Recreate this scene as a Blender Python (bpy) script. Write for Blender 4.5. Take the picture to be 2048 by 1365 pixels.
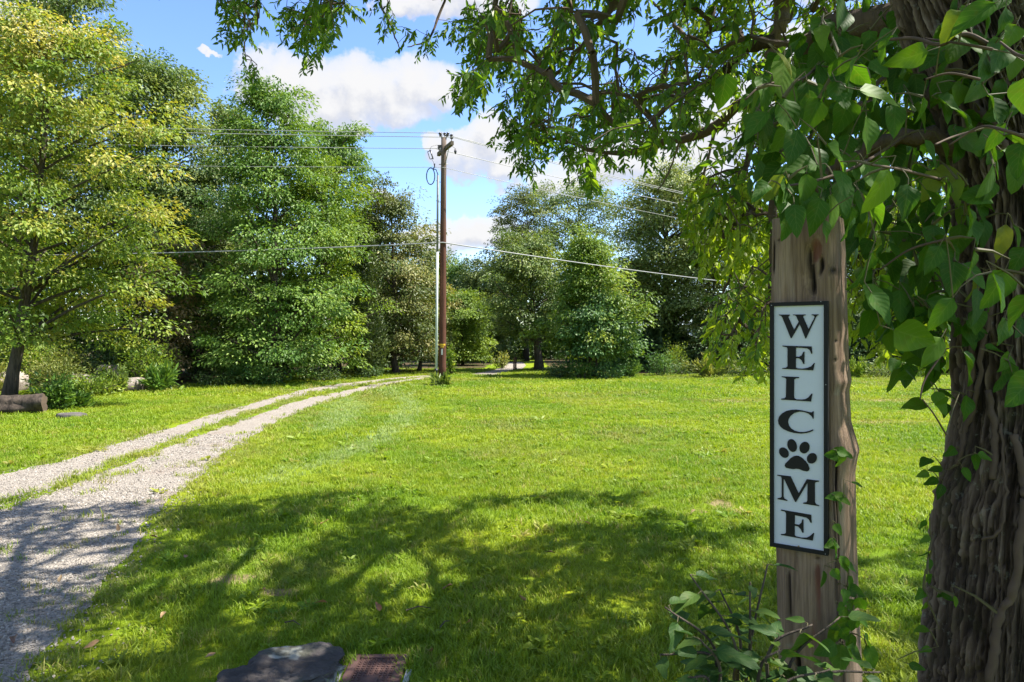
import bpy, bmesh, math
import numpy as np
from mathutils import Matrix, Vector

for o in list(bpy.data.objects):
    bpy.data.objects.remove(o)
scene = bpy.context.scene
COL = scene.collection

# ------------------------------------------------------------------ camera
CAM_H, FPX, CX, CY = 1.5, 1365.0, 1024.0, 683.0      # photo pixels
cam_d = bpy.data.cameras.new('camera')
cam = bpy.data.objects.new('camera', cam_d); COL.objects.link(cam)
cam.location = (0, 0, CAM_H); cam.rotation_euler = (math.radians(90), 0, 0)
cam_d.lens = 24.0; cam_d.sensor_width = 36.0
cam_d.clip_start = 0.05; cam_d.clip_end = 3000
scene.camera = cam

# ------------------------------------------------------------------ light
SUN_AZ, SUN_EL = math.radians(84), math.radians(57)   # azimuth from +Y (view) to +X (right)
S = np.array([math.cos(SUN_EL)*math.sin(SUN_AZ), math.cos(SUN_EL)*math.cos(SUN_AZ), math.sin(SUN_EL)])
sun_d = bpy.data.lights.new('sun', 'SUN'); sun = bpy.data.objects.new('sun', sun_d); COL.objects.link(sun)
sun_d.energy = 5.0; sun_d.angle = math.radians(0.53); sun_d.color = (1.0, 0.94, 0.84)
sun.rotation_euler = Vector(tuple(S)).to_track_quat('Z', 'Y').to_euler()
sun.location = (20, 0, 40)
scene.view_settings.view_transform = 'Standard'; scene.view_settings.look = 'None'
scene.view_settings.gamma = 1.0; scene.view_settings.use_curve_mapping = False
scene.view_settings.exposure = 1.5
try:
    scene.cycles.max_bounces = 10; scene.cycles.diffuse_bounces = 5; scene.cycles.glossy_bounces = 2
    scene.cycles.transmission_bounces = 4; scene.cycles.transparent_max_bounces = 4
    scene.cycles.sample_clamp_indirect = 6
except Exception: pass

world = bpy.data.worlds.new('World'); scene.world = world; world.use_nodes = True

class NT:
    """small helper to write node maths"""
    def __init__(s, tree): s.t = tree; s.n = tree.nodes; s.l = tree.links
    def node(s, typ, ins=None, **kw):
        nd = s.n.new(typ)
        for k, v in kw.items(): setattr(nd, k, v)
        for k, v in (ins or {}).items(): s.put(nd.inputs[k], v)
        return nd
    def put(s, sock, v):
        if isinstance(v, bpy.types.NodeSocket): s.l.new(v, sock)
        else:
            if isinstance(v, (tuple, list)) and len(v) == 3 and sock.type == 'RGBA': v = (*v, 1)
            sock.default_value = v
    def m(s, op, a, b=None, c=None, clamp=False):
        nd = s.n.new('ShaderNodeMath'); nd.operation = op; nd.use_clamp = clamp
        for i, v in enumerate((a, b, c)):
            if v is not None: s.put(nd.inputs[i], v)
        return nd.outputs[0]
    def vm(s, op, a, b=None, scale=None):
        nd = s.n.new('ShaderNodeVectorMath'); nd.operation = op
        s.put(nd.inputs[0], a)
        if b is not None: s.put(nd.inputs[1], b)
        if scale is not None: s.put(nd.inputs['Scale'], scale)
        return nd.outputs[0]
    def noise(s, vec, scale, detail=2, rough=0.5, lac=2.0, dist=0.0, out=0):
        nd = s.n.new('ShaderNodeTexNoise')
        if vec is not None: s.l.new(vec, nd.inputs['Vector'])
        nd.inputs['Scale'].default_value = scale; nd.inputs['Detail'].default_value = detail
        nd.inputs['Roughness'].default_value = rough; nd.inputs['Lacunarity'].default_value = lac
        nd.inputs['Distortion'].default_value = dist
        return nd.outputs[out]
    def rng(s, v, a, b, c=0.0, d=1.0, smooth=True):
        nd = s.n.new('ShaderNodeMapRange'); nd.clamp = True
        nd.interpolation_type = 'SMOOTHSTEP' if smooth else 'LINEAR'
        s.put(nd.inputs[0], v)
        for i, x in zip((1, 2, 3, 4), (a, b, c, d)): s.put(nd.inputs[i], x)
        return nd.outputs[0]
    def mix(s, f, a, b, blend='MIX'):
        nd = s.n.new('ShaderNodeMix'); nd.data_type = 'RGBA'; nd.blend_type = blend
        s.put(nd.inputs[0], f); s.put(nd.inputs[6], a); s.put(nd.inputs[7], b)
        return nd.outputs[2]

def px_azel(px, py):
    az = math.atan2(px-CX, FPX); el = math.atan2((CY-py)*math.cos(az), FPX)
    return az, el

def build_world():
    t = NT(world.node_tree); t.n.clear()
    sky = t.node('ShaderNodeTexSky'); sky.sky_type = 'NISHITA'; sky.sun_disc = False
    sky.sun_elevation = SUN_EL; sky.sun_rotation = SUN_AZ
    sky.altitude = 300; sky.air_density = 1.0; sky.dust_density = 0.3; sky.ozone_density = 2.0
    tc = t.node('ShaderNodeTexCoord').outputs['Generated']
    nrm = t.vm('NORMALIZE', tc)
    # cumulus groups: pixel centre and half sizes -> world azimuth / elevation
    blobs = [(560,165,95,72),(650,190,130,78),(740,190,150,75),(830,165,95,58),(880,180,45,50),(760,225,130,40),
             (945,300,95,52),(985,270,62,50),(868,292,34,18),(1005,325,60,34),
             (900,485,85,42),(965,470,80,40),(1010,480,80,36),(850,480,50,24),
             (830,0,95,30),(930,-10,130,44),(1010,5,70,26),
             (1120,360,120,40),(1230,330,130,52),(1370,320,140,70),(1480,230,120,70),(1240,250,60,22),
             (760,388,38,14),(40,20,70,30),(700,262,60,14),(1640,120,120,90),(1700,-90,200,70),(420,105,20,5)]
    # smaller billows on each
    w = t.noise(nrm, 11.0, 5, 0.6, out=1)
    w = t.vm('SCALE', t.vm('SUBTRACT', w, (0.5,0.5,0.5)), scale=0.075)
    def density(vec, det):
        v = t.vm('NORMALIZE', t.vm('ADD', vec, w))
        sp = t.node('ShaderNodeSeparateXYZ', {0: v})
        az = t.m('ARCTAN2', sp.outputs[0], sp.outputs[1]); el = t.m('ARCSINE', sp.outputs[2])
        ae = t.node('ShaderNodeCombineXYZ', {0: az, 1: el}).outputs[0]
        best = None
        for (px, py, rx, ry) in blobs:
            a0, e0 = px_azel(px, py)
            ra = rx/FPX; re = ry/FPX
            nd = t.node('ShaderNodeVectorMath', {0: ae, 1: (1/ra, 1/re, 0), 2: (-a0/ra, -e0/re, 0)}, operation='MULTIPLY_ADD')
            q = t.node('ShaderNodeVectorMath', {0: nd.outputs[0], 1: nd.outputs[0]}, operation='DOT_PRODUCT').outputs['Value']
            best = q if best is None else t.m('MINIMUM', best, q)
        best = t.m('SUBTRACT', 1.0, best)
        # fair-weather clouds over the rest of the sky
        az_n = t.noise(v, 5.0, 3, 0.55)
        gen = t.m('MULTIPLY', t.m('SUBTRACT', az_n, 0.52), 7.0)
        away = t.rng(t.m('ABSOLUTE', az), 0.66, 0.85)
        up = t.rng(el, 0.5, 0.65)
        gen = t.m('SUBTRACT', gen, t.m('MULTIPLY', t.m('SUBTRACT', 1.0, t.m('MAXIMUM', away, up)), 9.0))
        best = t.m('MAXIMUM', t.m('MAXIMUM', best, -1.5), gen)
        f = t.m('SUBTRACT', t.noise(vec, 22.0, det, 0.62), 0.5)
        return t.m('ADD', best, t.m('MULTIPLY', f, 2.0))
    d0 = density(nrm, 8)
    d1 = density(t.vm('ADD', nrm, (0.010, 0.0, 0.022)), 5)
    mask = t.rng(d0, -0.08, 0.40)
    thick = t.rng(d0, 0.1, 1.1)
    lit = t.m('ADD', 0.62, t.m('MULTIPLY', t.m('SUBTRACT', d0, d1), 0.62), clamp=True)
    grad = t.rng(lit, 0.25, 0.85)
    ccol = t.mix(grad, (2.1, 2.16, 2.38), (2.8, 2.8, 2.84))
    hsv = t.node('ShaderNodeHueSaturation', {'Hue': 0.51, 'Saturation': 1.15, 'Value': 1.0, 'Color': sky.outputs[0]})
    thin = t.m('MULTIPLY', mask, t.m('ADD', 0.80, t.m('MULTIPLY', thick, 0.20)))
    col = t.mix(thin, hsv.outputs[0], ccol)
    bg = t.node('ShaderNodeBackground', {'Color': col, 'Strength': 0.12})
    out = t.node('ShaderNodeOutputWorld', {'Surface': bg.outputs[0]})
build_world()
world.cycles.sampling_method = 'MANUAL'; world.cycles.sample_map_resolution = 256

# ------------------------------------------------------------------ pixel -> place
def ground(px, py):
    d = CAM_H*FPX/(py-CY); return np.array([(px-CX)/FPX*d, d, 0.0])
def at(px, py, d):
    return np.array([(px-CX)/FPX*d, d, CAM_H+(CY-py)/FPX*d])
def to_px(P):
    P = np.atleast_2d(P); y = np.maximum(P[:,1], 1e-3)
    return np.stack([CX+P[:,0]/y*FPX, CY-(P[:,2]-CAM_H)/y*FPX], 1)
def inside(poly, p):
    poly = np.asarray(poly, float); x, y = p[:,0], p[:,1]; r = np.zeros(len(p), bool)
    j = len(poly)-1
    for i in range(len(poly)):
        xi, yi = poly[i]; xj, yj = poly[j]
        c = ((yi > y) != (yj > y)) & (x < (xj-xi)*(y-yi)/(yj-yi+1e-12)+xi)
        r ^= c; j = i
    return r

# ------------------------------------------------------------------ numpy noise
def _h(ix, iy, iz, seed):
    n = (ix.astype(np.int64)*374761393 + iy.astype(np.int64)*668265263 + iz.astype(np.int64)*2147483647 + seed*1274126177) & 0xffffffff
    n = ((n ^ (n >> 13))*1274126177) & 0xffffffff
    return ((n ^ (n >> 16)) & 0xffff)/65535.0
def vnoise(p, seed=0):
    f = np.floor(p); r = p-f; r = r*r*(3-2*r); i = f.astype(np.int64); o = 0
    for dx in (0,1):
        for dy in (0,1):
            for dz in (0,1):
                w = (r[:,0] if dx else 1-r[:,0])*(r[:,1] if dy else 1-r[:,1])*(r[:,2] if dz else 1-r[:,2])
                o = o + w*_h(i[:,0]+dx, i[:,1]+dy, i[:,2]+dz, seed)
    return o
def fbm(p, seed=0, oct=4, g=0.5):
    a, s, o, t = 1.0, 1.0, 0, 0
    for k in range(oct):
        o = o+a*vnoise(p*s, seed+k*17); t += a; a *= g; s *= 2.03
    return o/t

# ------------------------------------------------------------------ mesh building
def nz(v):
    v = np.asarray(v, float); return v/np.maximum(np.linalg.norm(v, axis=-1, keepdims=True), 1e-9)

def mesh_np(name, V, faces, smooth=False, attrs=None):
    """faces: list of int arrays (k, m)"""
    me = bpy.data.meshes.new(name)
    V = np.asarray(V, np.float32); me.vertices.add(len(V)); me.vertices.foreach_set('co', V.ravel())
    faces = [np.asarray(f, np.int32) for f in faces if len(f)]
    nl = sum(f.size for f in faces); npoly = sum(len(f) for f in faces)
    me.loops.add(nl); me.polygons.add(npoly)
    me.loops.foreach_set('vertex_index', np.concatenate([f.ravel() for f in faces]))
    tot = np.concatenate([np.full(len(f), f.shape[1], np.int32) for f in faces])
    st = np.zeros(npoly, np.int32); st[1:] = np.cumsum(tot)[:-1]
    me.polygons.foreach_set('loop_start', st)
    try: me.polygons.foreach_set('loop_total', tot)
    except Exception: pass
    me.polygons.foreach_set('use_smooth', np.full(npoly, smooth))
    for k, a in (attrs or {}).items():
        at_ = me.attributes.new(k, 'FLOAT', 'POINT'); at_.data.foreach_set('value', np.asarray(a, np.float32))
    me.update(calc_edges=True); me.validate()
    return me

class MB:
    def __init__(s): s.V = []; s.F = {3: [], 4: []}; s.T = []; s.n = 0
    def add(s, V, quads=None, tris=None, tone=0.5):
        V = np.asarray(V, float)
        if quads is not None and len(quads): s.F[4].append(np.asarray(quads)+s.n)
        if tris is not None and len(tris): s.F[3].append(np.asarray(tris)+s.n)
        s.V.append(V); s.n += len(V)
        s.T.append(np.full(len(V), tone) if np.isscalar(tone) else np.asarray(tone))
        return s
    def mesh(s, name, origin=(0,0,0), smooth=False):
        V = np.concatenate(s.V)-np.asarray(origin, float)
        return mesh_np(name, V, [np.concatenate(f) for f in s.F.values() if f], smooth, {'tone': np.concatenate(s.T)})
    def tube(s, pts, rad, seg=8, tone=0.5, cap=True):
        P = np.asarray(pts, float); n = len(P); rad = np.broadcast_to(np.asarray(rad, float), (n,))
        T = nz(np.gradient(P, axis=0)); a = np.array([0,0,1.0]) if abs(T[0][2]) < 0.9 else np.array([1.0,0,0])
        u = nz(np.cross(T[0], a)); ang = np.arange(seg)*2*np.pi/seg; V = []
        for i in range(n):
            u = nz(u-T[i]*np.dot(u, T[i])); w = np.cross(T[i], u)
            V.append(P[i]+rad[i]*(np.cos(ang)[:,None]*u+np.sin(ang)[:,None]*w))
        V = np.concatenate(V); q = []
        i0 = np.arange(seg); i1 = (i0+1) % seg
        for i in range(n-1): q.append(np.stack([i0+i*seg, i1+i*seg, i1+(i+1)*seg, i0+(i+1)*seg], 1))
        tr = []
        if cap:
            V = np.concatenate([V, P[:1], P[-1:]]); b = n*seg
            tr.append(np.stack([i1, i0, np.full(seg, b)], 1)); tr.append(np.stack([i0+(n-1)*seg, i1+(n-1)*seg, np.full(seg, b+1)], 1))
            tr = np.concatenate(tr)
        return s.add(V, np.concatenate(q), tr, tone)
    def box(s, c, size, axes=None, tone=0.5):
        c = np.asarray(c, float); h = np.asarray(size, float)/2
        A = np.eye(3) if axes is None else np.asarray(axes, float)
        sg = np.array([[-1,-1,-1],[1,-1,-1],[1,1,-1],[-1,1,-1],[-1,-1,1],[1,-1,1],[1,1,1],[-1,1,1]])
        return s.add(c+(sg*h)@A, [[0,3,2,1],[4,5,6,7],[0,1,5,4],[1,2,6,5],[2,3,7,6],[3,0,4,7]], None, tone)

RHOMB = (np.array([(0,0,0),(.42,.5,.09),(1,0,-.04),(.42,-.5,.09)]), None, np.array([(0,1,2),(0,2,3)]))
LANCE = (np.array([(0,0,0),(.28,.5,.07),(.62,.40,.05),(1,0,-.09),(.62,-.40,.05),(.28,-.5,.07)]), np.array([(0,1,2,3),(0,3,4,5)]), None)
def leaves(mb, B, T, N, L, W, tone, tpl=RHOMB):
    """a batch of leaves: base, direction, normal, length, width"""
    T = nz(T); N = nz(N-T*np.sum(N*T, 1, keepdims=True)); Sd = np.cross(N, T)
    tv, tq, tt = tpl; n = len(B); k = len(tv)
    V = B[:,None]+T[:,None]*(tv[None,:,0:1]*L[:,None,None])+Sd[:,None]*(tv[None,:,1:2]*W[:,None,None])+N[:,None]*(tv[None,:,2:3]*L[:,None,None])
    off = (np.arange(n)*k)[:,None,None]
    mb.add(V.reshape(-1,3), None if tq is None else (tq[None]+off).reshape(-1,4), None if tt is None else (tt[None]+off).reshape(-1,3), np.repeat(tone, k))

def grow(seeds, targets, bias=None):
    """join target points to a branch network (nearest-first); returns parent index per target (<0: seed -1-i)"""
    seeds = np.asarray(seeds, float); T = np.asarray(targets, float); n = len(T)
    D = np.linalg.norm(T[:,None]-seeds[None], axis=2) if len(T)*len(seeds) < 3e7 else None
    best = D.min(1); par = -1-D.argmin(1); done = np.zeros(n, bool); order = []
    for _ in range(n):
        i = int(np.where(done, 1e9, best).argmin()); done[i] = True; order.append(i)
        d = np.linalg.norm(T-T[i], axis=1)*1.06+0.004
        up = (~done) & (d < best); best[up] = d[up]; par[up] = i
    cnt = np.ones(n)
    for i in reversed(order):
        if par[i] >= 0: cnt[par[i]] += cnt[i]
    return par, cnt, order

def obj(name, me, mat=None, parent=None, matrix=None):
    o = bpy.data.objects.new(name, me); COL.objects.link(o)
    if mat is not None and not me.materials: me.materials.append(mat)
    if parent is not None: o.parent = parent
    if matrix is not None: o.matrix_local = matrix
    return o
LABELS = {}
def tag(o, label, cat, group=None):
    o['label'] = label; o['category'] = cat
    if group: o['group'] = group
    LABELS.setdefault(label, []).append(o.name)
    return o
def thing(name, label, cat, loc=(0,0,0), group=None):
    o = bpy.data.objects.new(name, None); COL.objects.link(o); o.location = tuple(float(v) for v in loc)
    o.empty_display_size = 0.2
    return tag(o, label, cat, group)
def structure(o): o['kind'] = 'structure'; return o
def stuff(o): o['kind'] = 'stuff'; return o

# ------------------------------------------------------------------ materials
def new_mat(name):
    m = bpy.data.materials.new(name); m.use_nodes = True; m.node_tree.nodes.clear()
    return m, NT(m.node_tree)
def finish(t, shader, disp=None):
    o = t.node('ShaderNodeOutputMaterial', {'Surface': shader})
def bsdf(t, col, rough=0.8, spec=0.3, normal=None, metal=0.0):
    ins = {'Base Color': col, 'Roughness': rough, 'Specular IOR Level': spec, 'Metallic': metal}
    if normal is not None: ins['Normal'] = normal
    return t.node('ShaderNodeBsdfPrincipled', ins).outputs[0]
def bump(t, h, strength=0.5, dist=0.01):
    return t.node('ShaderNodeBump', {'Strength': strength, 'Distance': dist, 'Height': h}).outputs[0]
def wpos(t): return t.node('ShaderNodeNewGeometry').outputs['Position']
def opos(t): return t.node('ShaderNodeTexCoord').outputs['Object']
def attr(t, n, typ='GEOMETRY'): return t.node('ShaderNodeAttribute', attribute_name=n, attribute_type=typ).outputs['Fac']
def ramp(t, f, stops):
    nd = t.node('ShaderNodeValToRGB', {0: f}); cr = nd.color_ramp
    while len(cr.elements) < len(stops): cr.elements.new(0.5)
    for e, (p, c) in zip(cr.elements, stops): e.position = p; e.color = (*c, 1)
    return nd.outputs[0]
def leaf_mat(name, stops, trans=0.35, glow=(1.25,1.15,0.55), rough=0.5, spec=0.35, jitter=0.25, gain=1.38):
    m, t = new_mat(name)
    tone = attr(t, 'tone')
    c = ramp(t, tone, [(q, tuple(v*gain for v in k)) for q, k in stops])
    rnd = t.node('ShaderNodeObjectInfo').outputs['Random']
    c = t.mix(1.0, c, t.node('ShaderNodeCombineColor', {0: t.m('ADD', 1-jitter/2, t.m('MULTIPLY', rnd, jitter)), 1: t.m('ADD', 1-jitter/3, t.m('MULTIPLY', rnd, jitter*.66)), 2: 1.0}).outputs[0], 'MULTIPLY')
    d = bsdf(t, c, rough, spec)
    tc = t.mix(1.0, c, glow, 'MULTIPLY')
    tr = t.node('ShaderNodeBsdfTranslucent', {'Color': tc}).outputs[0]
    finish(t, t.node('ShaderNodeMixShader', {0: trans, 1: d, 2: tr}).outputs[0])
    return m
def plain(name, col, rough=0.6, spec=0.4, metal=0.0, var=0.15, scale=8.0):
    m, t = new_mat(name)
    n = t.noise(opos(t), scale, 5, 0.6)
    c = t.mix(n, tuple(v*(1-var) for v in col), tuple(min(1, v*(1+var)) for v in col))
    finish(t, bsdf(t, c, t.rng(n, 0.2, 0.8, rough-.08, rough+.08), spec, bump(t, n, 0.15, 0.005), metal))
    return m
# ================================================================== the ground
R0 = np.random.default_rng(7)
BARE = [(*ground(1442,1008)[:2], .12, .16), (*ground(1462,803)[:2], 1.0, .45), (*ground(1800,803)[:2], 1.1, .45), (*ground(1785,845)[:2], .8, .2),
        (*ground(1720,850)[:2], .6, .15), (*ground(850,858)[:2], .5, .09), (*ground(470,1160)[:2], .13, .10), (*ground(560,1185)[:2], .12, .06), (*ground(1400,1024)[:2], .06, .05)]
TRK = [np.array([ground(*p)[:2] for p in q]) for q in
       ([(868,774),(800,775),(725,783),(690,800),(660,850)], [(770,775),(800,790),(828,815),(800,850),(740,890),(640,930),(540,960)], [(690,800),(720,815),(690,840),(640,865)])]
def dist_poly(P, poly):
    d = np.full(len(P), 1e9)
    for a, b in zip(poly[:-1], poly[1:]):
        ab = b-a; tt = np.clip(((P-a)@ab)/(ab@ab), 0, 1); d = np.minimum(d, np.linalg.norm(P-a-tt[:,None]*ab, axis=1))
    return d

def ground_mat():
    m, t = new_mat('lawn_soil'); p = wpos(t)
    n1 = t.noise(p, 0.35, 4, 0.55); n2 = t.noise(p, 5.0, 5, 0.65); n3 = t.noise(p, 60.0, 4, 0.7)
    c = t.mix(t.rng(n1, .38, .62), (.110,.185,.008), (.235,.280,.012))
    c = t.mix(t.rng(n2, .35, .75), c, (.130,.200,.010))
    c = t.mix(t.m('MULTIPLY', t.rng(n3, .45, .8), 0.55), c, (.055,.090,.008))
    sp = t.node('ShaderNodeSeparateXYZ', {0: p}); bare = None
    for (x, y, rx, ry) in BARE:
        qx = t.m('DIVIDE', t.m('SUBTRACT', sp.outputs[0], x), rx*1.15); qy = t.m('DIVIDE', t.m('SUBTRACT', sp.outputs[1], y), ry*1.15)
        r = t.m('ADD', t.m('MULTIPLY', qx, qx), t.m('MULTIPLY', qy, qy))
        b = t.rng(t.m('ADD', r, t.m('MULTIPLY', t.m('SUBTRACT', n2, .5), 2.0)), 0.3, 1.2, 1, 0)
        bare = b if bare is None else t.m('MAXIMUM', bare, b)
    c = t.mix(t.m('MULTIPLY', bare, 0.75), c, t.mix(n3, (.20,.135,.085), (.34,.25,.16)))
    finish(t, bsdf(t, c, 0.95, 0.1, bump(t, t.m('ADD', n2, n3), 0.8, 0.03)))
    return m
V = []; gx = np.linspace(-1, 1, 61); gx = np.sign(gx)*np.abs(gx)**2.2*400
gy = np.linspace(-1, 1, 61); gy = np.sign(gy)*np.abs(gy)**2.2*400+10
X, Y = np.meshgrid(gx, gy); ii = np.arange(60)[:,None]*61+np.arange(60)[None]
ii = ii.ravel()
lawn = structure(obj('lawn', mesh_np('lawn', np.stack([X.ravel(), Y.ravel(), 0*X.ravel()], 1), [np.stack([ii, ii+1, ii+62, ii+61], 1)]), ground_mat()))

# ---- gravel driveway (edges read on the ground plane, as x(depth))
def edge(pts):
    g = np.array([ground(*p)[:2] for p in pts]); o = np.argsort(g[:,1]); return g[o]
EA = edge([(0,950),(120,925),(250,885),(400,838),(560,792),(620,777),(690,767.5),(760,759.5),(800,755.5),(868,750.3)])
EB = edge([(0,1003),(130,960),(300,895),(430,845),(550,806),(620,787),(690,775.5),(760,764),(868,752)])
EC = edge([(30,1018),(180,960),(300,915),(440,860),(560,816),(620,798),(690,783.5),(760,767.5),(868,753)])
ED = edge([(60,1365),(130,1260),(195,1165),(250,1110),(300,1045),(345,1000),(390,960),(470,892),(560,842),(620,816),(660,803),(690,794),(720,787),(760,777),(800,766),(868,756)])
EA = np.vstack([[-7.2,0.0],[-6.6,3.0],[-6.0,5.8], EA]); ED = np.vstack([[-1.2,-1.5],[-1.75,1.5], ED])
EB[:,0] += .05; EC[:,0] -= .07; EB = np.vstack([[-4.6,5.9], EB]); EC = np.vstack([[-4.6,5.9], EC])
def ex(E, y): return np.interp(y, E[:,1], E[:,0])
def jit(y, s, a): return a*(fbm(np.stack([y*1.7, y*0+s, y*0], 1), 3, 4, .65)-.5)*2
def on_gravel(P, soft=0.0):
    x, y = P[:,0]+soft*R0.normal(size=len(P)), P[:,1]
    a, b, c, d = (ex(E, y) for E in (EA, EB, EC, ED))
    med = (y > 5.9) & (x > b) & (x < c)
    return (x > a) & (x < d) & (y < 29.5) & ~med
def gravel_mat(name, fine=True):
    m, t = new_mat(name); p = wpos(t)
    v = t.node('ShaderNodeTexVoronoi', {'Vector': p, 'Scale': 62.0, 'Randomness': 1.0}); v2 = t.node('ShaderNodeTexVoronoi', {'Vector': p, 'Scale': 150.0})
    n = t.noise(p, 1.3, 5, 0.6); n2 = t.noise(p, 9.0, 4, 0.6)
    c = t.mix(v.outputs['Color'], (.24,.205,.19), (.60,.555,.53))
    g = t.node('ShaderNodeRGBToBW', {0: v.outputs['Color']}).outputs[0]
    c = t.mix(g, (.185,.165,.138), (.46,.41,.35))
    c = t.mix(t.m('MULTIPLY', t.rng(n, .52, .72), .45), c, (.25,.185,.145))
    c = t.mix(t.m('MULTIPLY', t.rng(n2, .6, .8), .35), c, (.17,.135,.105))
    h = t.m('SUBTRACT', 1.0, v.outputs['Distance']); h = t.m('ADD', h, t.m('MULTIPLY', v2.outputs['Distance'], -.4))
    finish(t, bsdf(t, c, 0.92, 0.2, bump(t, h, 1.0, 0.02)))
    return m
GRAVEL = gravel_mat('gravel')
def strip(mb, fa, fb, ys, z, nx=6):
    a, b = fa(ys), fb(ys); w = np.linspace(0, 1, nx)
    Xs = a[:,None]*(1-w)+b[:,None]*w; Ys = np.repeat(ys[:,None], nx, 1)
    Z = z+0.0*Xs
    n = len(ys); k = (np.arange(n-1)[:,None]*nx+np.arange(nx-1)[None]).ravel()
    mb.add(np.stack([Xs.ravel(), Ys.ravel(), Z.ravel()], 1), np.stack([k, k+1, k+nx+1, k+nx], 1))
ysn = np.linspace(-1.5, 5.9, 240); ysf = np.concatenate([np.linspace(5.9, 14, 260), np.linspace(14.05, 29.6, 240)])
mb = MB()
strip(mb, lambda y: ex(EA,y)+jit(y,1,.10), lambda y: ex(ED,y)+jit(y,2,.13), ysn, .004)
strip(mb, lambda y: ex(EA,y)+jit(y,1,.10), lambda y: np.minimum(ex(EB,y)+jit(y,3,.11), ex(EC,y)), ysf, .004)
strip(mb, lambda y: np.maximum(ex(EC,y)+jit(y,4,.13), ex(EB,y)+.02), lambda y: ex(ED,y)+jit(y,2,.13), ysf, .004)
structure(obj('gravel_driveway', mb.mesh('gravel_driveway'), GRAVEL))
# ---- the far road that climbs out between the trees
FL = np.array([ground(*p)[:2] for p in [(930,750.5),(970,744),(998,738),(1012,731),(1016,725)]])
FR = np.array([ground(*p)[:2] for p in [(992,751.5),(1024,745),(1045,738.5),(1052,732),(1046,725)]])
tt = np.linspace(0, 1, 40); it = np.linspace(0, 1, 5); mb = MB(); Vv = []
fl = np.stack([np.interp(tt, it, FL[:,k]) for k in (0,1)], 1); fr = np.stack([np.interp(tt, it, FR[:,k]) for k in (0,1)], 1)
Vv = np.concatenate([np.c_[fl, np.full(40, .004)], np.c_[fr, np.full(40, .004)]]); k = np.arange(39)
mb.add(Vv, np.stack([k, k+40, k+41, k+1], 1)); structure(obj('far_road', mb.mesh('far_road'), GRAVEL))
# ---- leaf litter under the woods
def litter_mat():
    m, t = new_mat('leaf_litter'); p = wpos(t); n = t.noise(p, 7, 5, .7); n2 = t.noise(p, 1.1, 3, .5)
    c = ramp(t, n, [(.3,(.03,.022,.012)),(.55,(.085,.06,.032)),(.75,(.15,.11,.06))])
    c = t.mix(t.rng(n2,.5,.6), c, (.04,.06,.015)); finish(t, bsdf(t, c, .95, .1, bump(t, n, 1, .04))); return m
LITTER = litter_mat()
def ragged_sheet(name, pts, z, mat, amp=.5):
    P = np.array(pts, float); Q = []
    for a, b in zip(P, np.roll(P, -1, 0)):
        n = max(2, int(np.linalg.norm(b-a)/.7)); Q += [a+(b-a)*s for s in np.linspace(0, 1, n, endpoint=False)]
    Q = np.array(Q); e = np.c_[Q*.6, 0*Q[:,0]]
    Q = Q+amp*(np.c_[fbm(e, 5), fbm(e, 9)]-.5)*2
    bm = bmesh.new(); f = bm.faces.new([bm.verts.new((x, y, z)) for x, y in Q]); bm.normal_update()
    if f.normal.z < 0: f.normal_flip()
    bmesh.ops.triangulate(bm, faces=bm.faces[:]); me = bpy.data.meshes.new(name); bm.to_mesh(me); bm.free()
    return structure(obj(name, me, mat))
ragged_sheet('forest_floor', [(-60,17),(-16,19.5),(-11.6,22.6),(-9.2,24.4),(-6.9,28),(-5.6,33.5),(-4.2,37.5),(-1.4,37.8),(-1.6,60),(-10,120),(-120,90)], .005, LITTER)
ragged_sheet('woodland_ground', [(1.4,31.5),(3.5,28.8),(5.8,29.6),(8,31),(11,30),(17,28.8),(40,26),(90,40),(60,110),(3,110),(2.4,46)], .005, LITTER)

# ---- grass: instanced blade tufts, one object of stuff
def blade_tuft(name, rng, n, rad, h, w, lean=.5):
    mb = MB()
    for i in range(n):
        a = rng.uniform(0, 2*np.pi); r = rad*np.sqrt(rng.uniform()); b = np.array([r*np.cos(a), r*np.sin(a), 0.0])
        az = rng.uniform(0, 2*np.pi); dr = np.array([np.cos(az), np.sin(az), 0]); hh = h*rng.uniform(.5, 1.15); ln = lean*rng.uniform(.2, 1.5)*hh
        s = np.array([-dr[1], dr[0], 0])*w*rng.uniform(.6, 1.2)/2
        p1 = b+np.array([0,0,hh*.55])+dr*ln*.35; p2 = b+np.array([0,0,hh*rng.uniform(.75,1)])+dr*ln
        mb.add([b-s, b+s, p1+s*.8, p1-s*.8, p2], [[0,1,2,3]], [[3,2,4]], np.array([0,0,.55,.55,1.])*.6+.4*rng.uniform())
    return mb.mesh(name)
def weed_tuft(name, rng, rad):
    mb = MB(); n = 16; az = rng.uniform(0, 6.28, n); r = rad*.5*rng.uniform(0, 1, n); B = np.c_[np.cos(az)*r, np.sin(az)*r, rng.uniform(.004, .03, n)]
    T = np.c_[np.cos(az), np.sin(az), rng.uniform(.1, .7, n)]; N = np.c_[rng.normal(size=(n,2))*.3, np.ones(n)]; L = rad*rng.uniform(.45, .9, n)
    leaves(mb, B, T, N, L, L*rng.uniform(.35, .7, n), rng.uniform(0, .4, n), LANCE); return mb.mesh(name)
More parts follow.
